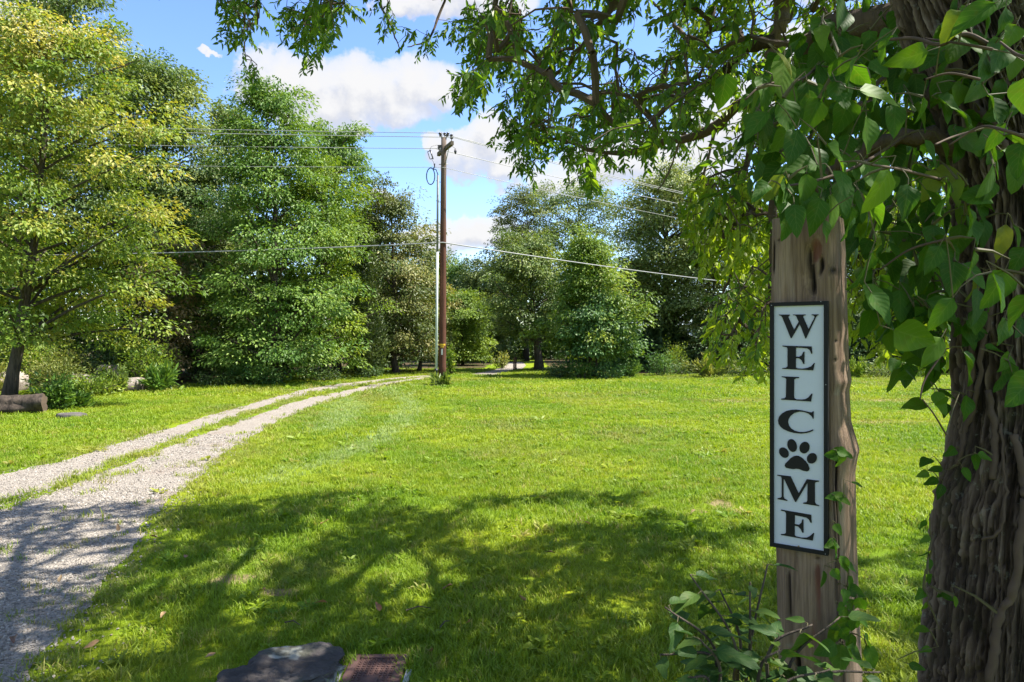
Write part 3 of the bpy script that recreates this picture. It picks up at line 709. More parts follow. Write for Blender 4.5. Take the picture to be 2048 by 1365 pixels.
shrub('dark green bush under the middle of the island maple', 1165, 759, 70, 36, 'green', 63, n=1500)
shrub('blue-green bush under the right half of the island maple', 1215, 759, 70, 34, 'bluish', 64, n=1500)
shrub('bright green bush at the right foot of the island maple', 1258, 757, 50, 40, 'green', 65, n=1100, style='spiky', leaf=.12)
shrub('bluish bush at the foot of the pale fluted trunk', 1322, 754, 60, 52, 'bluish', 66, n=1300)
shrub('dim bush in the shade left of the gold shrub', 1362, 752, 60, 30, 'dark', 67, n=900)
shrub('sunlit pale bush in the gap behind the fluted trunk', 1350, 748, 56, 62, 'bright', 68, n=1300)
shrub('dark bush in the shade right of the gold shrub', 1490, 755, 70, 32, 'dark', 69, n=1000)
shrub('pale sunlit weeds right of the sign post at the field edge', 1712, 757, 60, 36, 'bright', 70, n=900, style='spiky', leaf=.16)
shrub('low olive bush in front of the dark thicket by the field', 1765, 757, 80, 34, 'olive', 71, n=1200)
shrub('low green bush near the vine-covered trunk at the field edge', 1835, 757, 70, 40, 'green', 72, n=1200)
shrub('bright yellow-green bush at the left of the far road', 1003, 738, 34, 30, 'gold', 73, n=700, leaf=.12)
shrub('shaded blue-green bush in front of the big maple', 512, 772, 95, 42, 'bluish', 74, n=1700, leaf=.11)
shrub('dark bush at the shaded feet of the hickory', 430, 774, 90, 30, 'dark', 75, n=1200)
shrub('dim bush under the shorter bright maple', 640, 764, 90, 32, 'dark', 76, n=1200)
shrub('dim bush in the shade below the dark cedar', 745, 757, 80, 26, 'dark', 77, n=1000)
shrub('small bright sprig of leaves on the lawn side of the pole', 903, 742, 22, 60, 'bright', 78, n=500, leaf=.13, d=30)
# garden bed on the left
shrub('lush yellow-green bush behind the trunk of the leaning oak', 62, 775, 130, 123, 'bright', 80, n=3000, leaf=.10)
shrub('goldenrod-yellow plant clump in the middle of the boulders', 112, 790, 120, 86, 'gold', 81, n=2600, leaf=.09)
shrub('dark leafy small bush beside the end of the log', 108, 822, 70, 72, 'green', 82, n=1300, leaf=.10)
shrub('bright green weeds between the two pale boulders', 222, 776, 50, 47, 'bright', 83, n=900, leaf=.09)
shrub('tall leafy weeds hiding the domed boulder', 246, 768, 60, 86, 'bright', 84, n=1100, leaf=.10, style='spiky')
shrub('bushy green clump at the right end of the boulder bed', 298, 780, 90, 109, 'bright', 85, n=2200, leaf=.10)
shrub('long-bladed grassy clump at the tip of the boulder bed', 322, 784, 56, 53, 'green', 86, n=700, leaf=.22, style='spiky')
shrub('grey-green grassy tuft before the right-hand pale boulder', 232, 788, 60, 47, 'olive', 87, n=700, leaf=.16, style='spiky')
shrub('low green weeds on the lawn below the boulders', 178, 794, 110, 42, 'bright', 88, n=1500, leaf=.09)
shrub('bright leafy bush at the back of the boulder bed', 165, 766, 110, 84, 'bright', 92, n=2000, leaf=.10)
shrub('tall gold-flecked weeds behind the broad boulder', 140, 774, 80, 78, 'gold', 93, n=1400, leaf=.10)
shrub('straw-tinged weeds left of the leaning oak trunk', -20, 790, 80, 64, 'gold', 89, n=1000, leaf=.12, style='spiky')
shrub('feathery grass tuft on the lawn past the log', 158, 818, 36, 33, 'green', 90, n=350, leaf=.16, style='spiky')
shrub('straggly weed tuft round the foot of the utility pole', 884, 776, 44, 20, 'olive', 91, d=22.6, name='weed_clump', cat='weeds', n=150, leaf=.26, style='spiky')

def rock_mesh(name, seed, size, sub=3, rough=.35, flat=0.0):
    bm = bmesh.new(); bmesh.ops.create_icosphere(bm, subdivisions=sub, radius=1); bm.verts.ensure_lookup_table()
    P = np.array([v.co[:] for v in bm.verts]); r = 1+rough*(fbm(P*1.3+seed*7.7, seed, 4, .55)-.5)*2
    q = P*r[:,None]; q = np.sign(q)*np.abs(q)**.85; q[:,2] = np.where(q[:,2] > 1-flat, 1-flat+(q[:,2]-1+flat)*.25, q[:,2])
    if sub > 4: q += (.20*(fbm(P*9+seed, seed+5, 4, .65)[:,None]-.5)-.12*np.clip(fbm(P*6+seed*2, seed+8, 3)[:,None]-.55, 0, 1)*3)*P
    q += .22*(fbm(P*4.5+seed, seed+3, 4, .6)[:,None]-.5)*P
    for v, c in zip(bm.verts, q*np.asarray(size)): v.co = c
    for f in bm.faces: f.smooth = sub < 5
    me = bpy.data.meshes.new(name); bm.to_mesh(me); bm.free(); return me
def rock_mat(name, a, b, moss=0.0):
    m, t = new_mat(name); p = opos(t); n = t.noise(p, 3.0, 6, .65); n2 = t.noise(p, 14, 5, .7)
    c = t.mix(t.rng(n, .3, .7), a, b); c = t.mix(t.m('MULTIPLY', t.rng(n2, .55, .75), .6), c, tuple(v*.35 for v in a))
    c = t.mix(t.m('MULTIPLY', t.rng(t.noise(p, 6, 3), .62, .7), .7), c, (.42,.42,.38))
    if moss: c = t.mix(t.m('MULTIPLY', t.rng(t.noise(p, 4.5, 4), .5, .65), moss), c, (.05,.07,.03))
    finish(t, bsdf(t, c, .9, .25, bump(t, t.m('ADD', n, t.m('MULTIPLY', n2, .6)), 1.0, .03))); return m
ROCK = rock_mat('field_stone', (.16,.13,.11), (.29,.25,.22)); ROCK_D = rock_mat('dark_stone', (.055,.05,.05), (.17,.15,.145), .5)
def boulder(label, px, py, wpx, hpx, seed, mat=ROCK, d=None, sink=.25, **kw):
    g = ground(px, py) if d is None else np.array([(px-CX)/FPX*d, d, 0.]); m = g[1]/FPX; w, h = wpx*m/2, hpx*m
    o = obj('boulder', rock_mesh('boulder', seed, (w, w*.8, h*.62), **kw), mat); o.location = (g[0], g[1], h*(.62-sink)); o.rotation_euler = (0,0,seed*1.3)
    return tag(o, label, 'rock')
boulder('domed boulder half hidden by tall leafy weeds', 222, 772, 62, 44, 1, d=22.5)
boulder('pale low boulder in the middle of the bed', 200, 784, 50, 26, 2)
boulder('pale boulder behind the grey-green grassy tuft', 268, 784, 52, 30, 3)
boulder('flat-topped boulder behind the goldenrod-yellow clump', 120, 762, 60, 26, 4, d=23)
boulder('broad boulder right of the goldenrod-yellow clump', 158, 778, 60, 30, 5)
boulder('brownish boulder left of the leaning oak trunk', 8, 786, 90, 44, 6)
boulder('flat grey stone lying on the lawn past the log', 142, 836, 56, 12, 7, ROCK_D, flat=.5)

# the old log under the oak
def log():
    g = ground(30, 829); root = thing('old_log', 'short thick weathered log lying under the leaning yellow-green oak', 'log', g); mb = MB(); rng = np.random.default_rng(3)
    n, sg = 26, 22; xs = np.linspace(-.75, .52, n); ang = np.arange(sg)*2*np.pi/sg
    P = np.stack([np.repeat(xs, sg), np.tile(np.cos(ang), n), np.tile(np.sin(ang), n)], 1)
    r = .20*(1+.50*(fbm(P*np.array([2,2.2,2.2]), 8, 4)-.5)*2); V = np.c_[P[:,0], P[:,1]*r, P[:,2]*r*.98+.185]
    i0 = np.arange(sg); i1 = (i0+1) % sg; q = np.concatenate([np.stack([i0+i*sg, i1+i*sg, i1+(i+1)*sg, i0+(i+1)*sg], 1) for i in range(n-1)])
    mb.add(V, q); obj('bark', mb.mesh('bark', smooth=True), bark_mat('log_bark', (.022,.018,.015), (.085,.066,.052), 4), root)
    for s in (0, n-1):
        mc = MB(); ring = V[s*sg:(s+1)*sg]; c = ring.mean(0)+np.array([.012 if s else -.012, 0, 0]); mc.add(np.vstack([ring, c]), None, [(a, b, sg) if s else (b, a, sg) for a, b in zip(i0, i1)])
        obj('cut_end', mc.mesh('cut_end'), plain('log_end', (.09,.062,.042), .9, var=.4, scale=14), root)
    root.rotation_euler = (0, 0, .35)
log()
# ================================================================== utility pole and lines
PD = 23.0; PS = PD/FPX
POLE_B = np.array([(884.3-CX)*PS, PD, 0.0]); POLE_T = at(887.7, 277, PD)
def pole_mat():
    m, t = new_mat('pole_wood'); p = opos(t); mp = t.node('ShaderNodeMapping', {'Vector': p, 'Scale': (22,22,1.2)}).outputs[0]; n = t.noise(mp, 1, 6, .65)
    z = t.node('ShaderNodeSeparateXYZ', {0: p}).outputs[2]
    a = t.mix(t.rng(z, 4.5, 8.2), (.060,.024,.014), (.072,.050,.038)); b = t.mix(t.rng(z, 4.5, 8.2), (.130,.052,.030), (.165,.125,.095))
    finish(t, bsdf(t, t.mix(t.rng(n, .3, .7), a, b), .8, .25, bump(t, n, .7, .01))); return m
GREY = plain('galvanised_grey', (.30,.30,.30), .5, .5, .3); DARKM = plain('dark_metal', (.035,.035,.04), .5); CERAM = plain('insulator_brown', (.06,.05,.05), .25, .6)
PVC = plain('conduit_white', (.42,.46,.43), .5, .4, var=.06); PVCG = plain('conduit_grey', (.13,.135,.14), .55, .4, var=.08); RUB = plain('cable_black', (.012,.012,.014), .45)
AGED = bark_mat('crossarm_wood', (.075,.058,.042), (.20,.16,.12), 5)
def utility_pole():
    root = thing('utility_pole', 'tall brown wooden utility pole with white conduit and short crossarm', 'utility pole', POLE_B)
    def part(name, mb, mat, parent=root, smooth=True):
        org = POLE_B; return obj(name, mb.mesh(name, org, smooth), mat, parent)
    zs = np.linspace(0, 1, 14)[:,None]; part('pole', MB().tube(POLE_B+(POLE_T-POLE_B)*zs, np.linspace(.130,.086,14), 20), pole_mat())
    def axis(z): return POLE_B+(POLE_T-POLE_B)*(z/POLE_T[2])
    c = axis(7.98); a = nz(np.array([.40,-.92,0])); s = np.array([a[1],-a[0],0]); ax = np.array([a, s, [0,0,1]])
    off = s*-.05
    arm = part('crossarm', MB().box(c+off, (1.52,.10,.125), ax), AGED, smooth=False)
    for sg in (-1, 1):
        e = c+off*1.25+a*sg*.42; part('brace', MB().tube([e+np.array([0,0,-.02]), axis(7.42)+off*.55+a*sg*.06], .016, 6), GREY)
    def insul(p, up, name='insulator', n=3, r=.058):
        up = nz(up); mb = MB(); mb.tube([p, p+up*.10], .014, 6)
        for k in range(n): q = p+up*(.09+.052*k); mb.tube([q, q+up*.016, q+up*.034, q+up*.046], [r*.55, r, r*.92, r*.45], 12)
        return part(name, mb, CERAM)
    top = axis(POLE_T[2]); ins = {}
    insul(top+np.array([-.07,0,-.05]), np.array([-.28,0,1.0])); insul(top+np.array([.07,0,-.05]), np.array([.35,0,1.0])); insul(top+np.array([.03,-.02,-.02]), np.array([.02,-.1,1.]), n=2, r=.05)
    insul(c+off+a*.68+np.array([0,0,.06]), np.array([0,0,1.])); insul(c+off-a*.68+np.array([0,0,.06]), np.array([0,0,1.])); insul(c+off-a*.45+np.array([0,0,.06]), np.array([0,0,1.]), n=2)
    # pole gains, bolts
    for z in (7.98, 7.45): part('bolt', MB().tube([axis(z)+np.array([-.16,0,0]), axis(z)+np.array([.16,0,0])], .014, 6), GREY)
    # fuse cutout: a tilted open bracket
    f0 = at(860.5, 311, PD-.5); ux = nz(np.array([.30,0,-.95])); uy = np.array([.95,0,.30]); cut = MB()
    Q = [f0-ux*.13-uy*.05, f0+ux*.13-uy*.05, f0+ux*.13+uy*.05, f0-ux*.13+uy*.05]
    cut.tube([Q[0], Q[1]], .012, 6); cut.tube([Q[1], Q[2]], .012, 6); cut.tube([Q[0], Q[3]], .012, 6)
    fc = part('fuse_cutout', cut, DARKM)
    part('fuse_tube', MB().tube([Q[3]+ux*-.03, Q[2]+ux*.03], .02, 8), CERAM, fc)
    jm = MB(); jm.tube([f0-ux*.13, at(863,294,PD-.45), at(872,291.5,PD-.25), at(884,291,PD)], .006, 5); jm.tube([f0+ux*.13, at(867,325,PD-.45), at(869,337,PD-.4)], .006, 5)
    part('jumper_wire', jm, RUB)
    arr = MB(); b = at(910.8, 304, PD-.6); arr.tube([b+np.array([0,0,.09]), b, b-np.array([0,0,.03]), b-np.array([0,0,.09])], [.02,.045,.04,.012], 8); part('surge_arrester', arr, DARKM)
    part('arrester_lead', MB().tube([b+np.array([0,0,.09]), b+np.array([-.05,.3,.2]), c+off+a*.5], .006, 5), RUB)
    # cable loop and conduit
    th = np.linspace(.15, 2*np.pi+.55, 34); cx, cy = 861.3, 353.5
    lp = [at(cx+8.0*math.cos(-q+1.2)*1.0, cy-16.3*math.sin(-q+1.2+math.pi*0), PD-.3) for q in th]
    ang = np.linspace(60, -300, 36); lp = [at(cx+8.2*math.cos(math.radians(q)), cy-16.5*math.sin(math.radians(q)), PD-.30+.002*i) for i, q in enumerate(ang)]
    lp = [at(869.5,328,PD-.35), at(868.8,336,PD-.33)]+lp+[at(872,340,PD-.28), at(875.5,349,PD-.26), at(876,358,PD-.26)]
    part('cable_loop', MB().tube(lp, .017, 7), RUB)
    cb = at(872.2, 774, PD-.26); ct = at(876, 352, PD-.26); cm = at(874.6, 505, PD-.26)
    part('conduit_upper', MB().tube([ct, cm], .036, 12), PVCG); part('conduit_lower', MB().tube([cm, cb], .042, 12), PVC)
    cdir = (ct-cb)
    for zf in (.08, .25, .42, .58, .74, .88, .975):
        q = cb+cdir*zf; part('standoff_bracket', MB().tube([q+np.array([-.05,0,0]), axis(q[2])+np.array([-.10,-.06,0])], .012, 6), GREY)
    q = cb+cdir*.075; part('conduit_coupling', MB().tube([q-np.array([0,0,.06]), q+np.array([0,0,.06])], .052, 12), RUB)
    YEL = plain('marker_yellow', (.62,.38,.02), .5); TIN = plain('tag_aluminium', (.55,.53,.50), .45, .5, .3)
    def onpole(py, hpx, name, mat, half=1.0, r=.004):
        z1 = CAM_H+(CY-py)*PS; h = hpx*PS; A = axis(z1); R_ = .130-.044*z1/8.3+r; an = np.linspace(-.5*math.pi-half, -.5*math.pi+half, 12); mb = MB()
        V = np.array([[A[0]+R_*math.cos(t_), A[1]+R_*math.sin(t_), z] for z in (z1-h/2, z1+h/2) for t_ in an]); k = np.arange(11); mb.add(V, np.stack([k, k+1, k+13, k+12], 1)); part(name, mb, mat)
    onpole(690.3, 3.6, 'marker_band', YEL, .95, .006); onpole(694.6, 2.2, 'marker_tag', YEL, .5, .006); onpole(704.5, 12, 'number_plate', TIN, .22, .006)
utility_pole()
LINE = plain('line_aluminium', (.30,.30,.30), .5, .4, .1, var=.05); LINE2 = plain('line_cable_grey', (.24,.245,.25), .5, .4, .1, var=.05)
def power_line(label, p, zl, zr, sagl, sagr, r, mat, name='power_line'):
    p = np.asarray(p, float); L_ = np.array([-44, p[1]-4.2, zl]); Rr = np.array([42, p[1]+28.8, zr]); pts = []
    for t_ in np.linspace(1, 0, 40): q = p+(L_-p)*t_; q[2] -= 4*sagl*t_*(1-t_); pts.append(q)
    for t_ in np.linspace(0, 1, 50)[1:]: q = p+(Rr-p)*t_; q[2] -= 4*sagr*t_*(1-t_); pts.append(q)
    o = obj(name, MB().tube(pts, r, 6).mesh(name, p, True), mat); o.location = tuple(p); return tag(o, label, 'power line')
arm_s = nz(np.array([.27,-.70,0]))
power_line('topmost thin power line on the left pin of the pole top', at(880,267,PD), 8.6, 8.5, .22, .9, .011, LINE)
power_line('thin power line on the near end of the crossarm', at(905,275.5,PD-.65), 8.25, 8.2, .2, .9, .011, LINE)
power_line('thin power line on the low far end of the crossarm', at(871,298,PD+.65), 8.2, 8.2, .25, .9, .011, LINE)
power_line('single lower neutral wire passing the cable loop', at(884,335.5,PD-.13), 7.25, 7.3, .25, .9, .008, LINE)
power_line('thick sagging communication cable fixed halfway up the pole', at(886,486,PD-.14), 4.75, 4.75, .68, .8, .021, LINE2, 'communication_cable')

# ---- slim stakes by the far road, the house behind the trees
STAKE = bark_mat('stake_wood', (.07,.035,.025), (.16,.09,.06), 8)
for k, (px, py, h) in enumerate([(1028,743,28),(1031.6,741.5,27)]):
    g = ground(px, py); m = g[1]/FPX; mb = MB(); mb.tube([g, g+np.array([.0,0,h*m*.5]), g+np.array([.015,0,h*m])], [.045,.04,.035], 8)
    o = obj('wooden_stake', mb.mesh('wooden_stake', g, True), STAKE); o.location = tuple(g); tag(o, 'slim brown stake, one of a close pair beside the far road', 'post', 'pair of stakes by the far road')
def house():
    d = 44; x0 = (1290-CX)/FPX*d; root = thing('brick_house', 'low dark brick house with pale metal roof behind the field trees', 'house', (x0+5, d+2.5, 0))
    W, Dp, E, Rg = 11.0, 6.0, 1.75, 3.3; BR = plain('dark_brick', (.12,.065,.05), .9, .2, var=.3, scale=3); RF = plain('pale_metal_roof', (.45,.55,.54), .35, .5, .2, var=.08, scale=2)
    def part(n, mb, mat, par=root): return obj(n, mb.mesh(n), mat, par)
    part('wall', MB().box((0,0,E/2), (W,Dp,E)), BR)
    for s in (-1,1):
        mb = MB(); mb.add([(s*W/2,-Dp/2,E),(s*W/2,Dp/2,E),(s*W/2,0,Rg-.1)], None, [(0,1,2)]); part('gable', mb, BR)
    for s in (-1,1):
        n_ = nz(np.array([0, s*(Rg-E), Dp/2+.4])); mid = np.array([0, s*(Dp/4+.2), (E+Rg)/2-.1]); u = nz(np.array([0, s*(Dp/2+.4), -(Rg-E)]))
        ln = math.hypot(Dp/2+.4, Rg-E); part('roof', MB().box(mid+n_*.05, (W+.8, ln, .06), np.array([[1,0,0], u*s, n_])), RF)
    for wx in (-3.6, -1.2, 3.2):
        f = part('window', MB().box((wx,-Dp/2-.01,1.05), (1.0,.06,.85)), plain('window_frame', (.6,.6,.58), .5)); part('pane', MB().box((wx,-Dp/2-.045,1.05), (.88,.012,.73)), plain('window_glass', (.03,.04,.05), .1, .6), f)
    dr = part('door', MB().box((1.0,-Dp/2-.01,.85), (.9,.06,1.7)), plain('door_paint', (.10,.05,.04), .5)); part('handle', MB().box((1.35,-Dp/2-.05,.85), (.05,.03,.12)), GREY, dr)
house()

# ================================================================== stone and meter box in the grass
ROCK_S = rock_mat('lichened_stone', (.035,.031,.030), (.105,.092,.088), .3)
fs = obj('flat_stone', rock_mesh('flat_stone', 23, (.27,.24,.115), sub=5, rough=.9, flat=.30), ROCK_S); fs.location = (-1.02, 2.97, -.022); fs.rotation_euler = (0,.05,.25); tag(fs, 'dark flat weathered stone in the grass beside the meter lid', 'stone')
def meter_box():
    c = np.array([-.622, 3.0, -.018]); root = thing('meter_box', 'rusty brown patterned meter-box lid set in the lawn beside a stone', 'meter box', c)
    RUST = plain('rusty_iron', (.095,.052,.044), .75, .35, .2, var=.45, scale=30); CONC = plain('box_plastic', (.36,.36,.37), .7, .3, var=.15, scale=12); BLK = plain('lid_gap_shade', (.01,.01,.01), .9)
    W, D = .27, .50
    def part(n, mb, mat, par=root): return obj(n, mb.mesh(n), mat, par)
    for s in (-1, 1): part('box_rim', MB().box((s*(W/2+.020),-.07,.002), (.024,D-.16,.05)), CONC)
    part('gap', MB().box((0,0,-.01), (W+.016,D,.03)), BLK)  # solid black slab, shade round the lid put into its colour
    lid = part('lid', MB().box((0,0,.014), (W-.008,D-.012,.026)), RUST)
    for s in (-1, 1):
        part('lid_border', MB().box((s*(W/2-.026),0,.0295), (.038,D-.02,.007)), RUST, lid)
        part('lid_border', MB().box((0,s*(D/2-.028),.0293), (W-.095,.036,.006)), RUST, lid)
    pat = MB(); rng = np.random.default_rng(2); A = np.array([[.707,.707,0],[-.707,.707,0],[0,0,1]])
    for ix in range(8):
        for iy in range(19):
            x, y = -.078+ix*.0222, -.19+iy*.0212
            if abs(x) < .035 and abs(y+.02) < .06: continue
            pat.box((x+(iy % 2)*.0, y, .0285), (.0105,.0105,.005), A)
    stuff(part('raised_pattern', pat, RUST, lid)); part('lid_plate', MB().box((0,-.02,.029), (.062,.11,.006)), RUST, lid)
meter_box()

# ================================================================== sign post
DL, DR = .61*FPX/485.3, .61*FPX/508.3
SL = np.array([(1541-CX)/FPX*DL, DL, 0]); SR = np.array([(1657-CX)/FPX*DR, DR, 0])
SU = nz(SR-SL); SN = nz(np.array([SU[1], -SU[0], 0]));            # along the sign, and out of its face
if SN[1] > 0: SN = -SN
SW = np.linalg.norm(SR-SL); SC = (SL+SR)/2; ZT, ZB = 1.596, .986
SC = np.array([SC[0], SC[1], (ZT+ZB)/2]); SH = ZT-ZB
def on_sign(px, py, back=0.0):
    """pixel -> (u, z) on the plane of the sign face"""
    r = np.array([(px-CX)/FPX, 1.0, (CY-py)/FPX]); o = np.array([0,0,CAM_H]); q = SC-SN*back
    P = o+r*(np.dot(q-o, SN)/np.dot(r, SN)); return np.dot(P-q, SU), P[2]
def post_mat():
    m, t = new_mat('weathered_cedar'); p = opos(t); mp = t.node('ShaderNodeMapping', {'Vector': p, 'Scale': (60,60,3.0)}).outputs[0]
    n = t.noise(mp, 1, 6, .62, dist=.6); mp2 = t.node('ShaderNodeMapping', {'Vector': p, 'Scale': (16,16,1.6)}).outputs[0]; n2 = t.noise(mp2, 1, 4, .6, dist=.8); ck = attr(t, 'tone')
    z = t.node('ShaderNodeSeparateXYZ', {0: p}).outputs[2]
    c = t.mix(t.rng(n, .28, .72), (.095,.058,.036), (.27,.185,.125)); c = t.mix(t.m('MULTIPLY', t.rng(n2, .5, .72), .55), c, (.32,.245,.185))
    c = t.mix(t.m('MULTIPLY', t.rng(n2, .28, .42, 1, 0), .6), c, (.13,.075,.045)); c = t.mix(t.m('MULTIPLY', t.rng(z, 1.15, .5), .45), c, (.175,.145,.125))
    n3 = t.noise(t.node('ShaderNodeMapping', {'Vector': p, 'Scale': (260,260,9)}).outputs[0], 1, 5, .7); c = t.mix(t.m('MULTIPLY', t.rng(n3, .42, .70), .42), c, (.055,.036,.026)); c = t.mix(t.m('MULTIPLY', t.rng(t.noise(p, 18, 5, .7), .58, .70), .35), c, (.20,.20,.17))
    c = t.mix(t.rng(ck, .52, .95), c, (.020,.013,.010)); c = t.mix(t.m('MULTIPLY', t.rng(ck, .48, .12), .8), c, (.13,.045,.030))
    finish(t, bsdf(t, c, .82, .25, bump(t, t.m('ADD', t.m('ADD', n, t.m('MULTIPLY', n3, .8)), t.m('MULTIPLY', n2, .6)), .9, .006))); return m
def wooden_post():
    base = SC-SN*.09; base[2] = 0; root = thing('wooden_post', 'weathered split cedar post carrying the tall WELCOME sign', 'post', base)
    Lp = [(430,1543),(600,1540),(800,1540),(1000,1543),(1100,1550),(1200,1552),(1365,1556)]; Rp = [(430,1677),(500,1682),(700,1688),(740,1690),(765,1695),(785,1690),(850,1694),(880,1703),(908,1711),(925,1707),(955,1702),(1100,1704),(1250,1710),(1365,1716)]
    zr = np.linspace(.0, 1.815, 330); n = 96
    lu = np.array([(on_sign(x, y, .04)[::-1]) for y, x in Lp])[::-1]; ru = np.array([(on_sign(x, y, .07)[::-1]) for y, x in Rp])[::-1]
    L_ = np.interp(zr, lu[:,0], lu[:,1]); R_ = np.interp(zr, ru[:,0], ru[:,1]); below = zr < lu[0,0]; R_ = R_+np.where(below, (lu[0,0]-zr)*.03, 0)
    a = np.linspace(0, 2*np.pi, n, endpoint=False)+.01
    # more columns on the front
    a = -np.pi/2+np.sign(a-np.pi)*np.abs((a-np.pi)/np.pi)**1.25*np.pi
    ca, sa = np.cos(a), np.sin(a); e = .42; px_ = np.sign(ca)*np.abs(ca)**e; py_ = np.sign(sa)*np.abs(sa)**e
    U = (L_+R_)[:,None]/2+(R_-L_)[:,None]/2*px_[None]; Nn = -.010-.085+.085*(-py_)[None]+0*U; Z = np.repeat(zr[:,None], n, 1)
    fl = np.stack([U.ravel()*9, Nn.ravel()*9, Z.ravel()*1.3], 1); w1 = fbm(fl, 3, 4)-.5; fl2 = np.stack([U.ravel()*70, Nn.ravel()*70, Z.ravel()*4.0], 1); w2 = fbm(fl2, 8, 3)-.5
    tone = np.full(U.size, .5); dep = np.zeros(U.size); u_, z_, nn = U.ravel(), Z.ravel(), Nn.ravel(); front = nn > -.06
    def crack(pts, w, depth, ton=1.0):
        nonlocal dep, tone
        Q = np.array([on_sign(*p, .01) for p in pts]); Q = Q[np.argsort(Q[:,1])]
        cu = np.interp(z_, Q[:,1], Q[:,0]); zin = np.clip(np.minimum(z_-Q[0,1], Q[-1,1]-z_)/.03, 0, 1); k = np.exp(-((u_-cu)/w)**2)*zin*front
        dep = np.maximum(dep, k*depth); tone = np.where(k > .3, np.maximum(tone, .5+.5*k*ton) if ton > 0 else np.minimum(tone, .5-.5*k), tone)
    crack([(1590,425),(1597,470),(1601,530),(1604,565),(1598,612)], .0042, .022); crack([(1604,540),(1603,570)], .006, .026)
    crack([(1622,480),(1620,520),(1624,555),(1628,600)], .006, .028); crack([(1641,500),(1643,535),(1638,560)], .005, .02)
    crack([(1631,468),(1633,500),(1628,535)], .012, .012, -1); crack([(1546,470),(1545,560)], .003, .01)
    crack([(1591,1300),(1594,1330),(1596,1365)], .007, .03); crack([(1610,1330),(1614,1365)], .008, .03); crack([(1672,900),(1668,1000),(1672,1100),(1674,1220)], .0035, .012); crack([(1577,1130),(1580,1250)], .003, .008); crack([(1636,1120),(1632,1300)], .006, .006, -1)
    for (kx, ky, kr) in ((1664,541,.011),(1557,481,.004),(1669,682,.004),(1668,720,.004),(1636,1117,.006)):
        ku, kz = on_sign(kx, ky, .01); q = np.exp(-(((u_-ku)/kr)**2+((z_-kz)/kr)**2))*front; ring = np.cos(np.sqrt((u_-ku)**2+(z_-kz)**2)/kr*5)
        dep = dep+q*.004*(1+ring); tone = np.where(q > .25, np.maximum(tone, .5+.35*q), tone)
    nn2 = nn+front*(w1*.006+w2*.0035)-dep; uu = u_+(~front)*w1*.01
    top = np.clip((z_-1.79)/.025, 0, 1)
    P = SC[None]*np.array([1,1,0])+uu[:,None]*SU+nn2[:,None]*SN; P[:,2] = z_-top*.012*(fbm(fl*2, 12)-.2)
    k = (np.arange(329)[:,None]*n+np.arange(n)[None]).ravel(); kn = (np.arange(329)[:,None]*n+(np.arange(n)[None]+1) % n).ravel()
    mb = MB(); mb.add(P, np.stack([k, kn, kn+n, k+n], 1), None, tone); t0 = 329*n; cc = P[t0:].mean(0)+np.array([0,0,.006]); idx = np.arange(n)
    mb.add(np.vstack([P[t0:], cc]), None, np.stack([idx, (idx+1) % n, np.full(n, n)], 1), .6)
    obj('timber', mb.mesh('timber', base, True), post_mat(), root); return root
wooden_post()
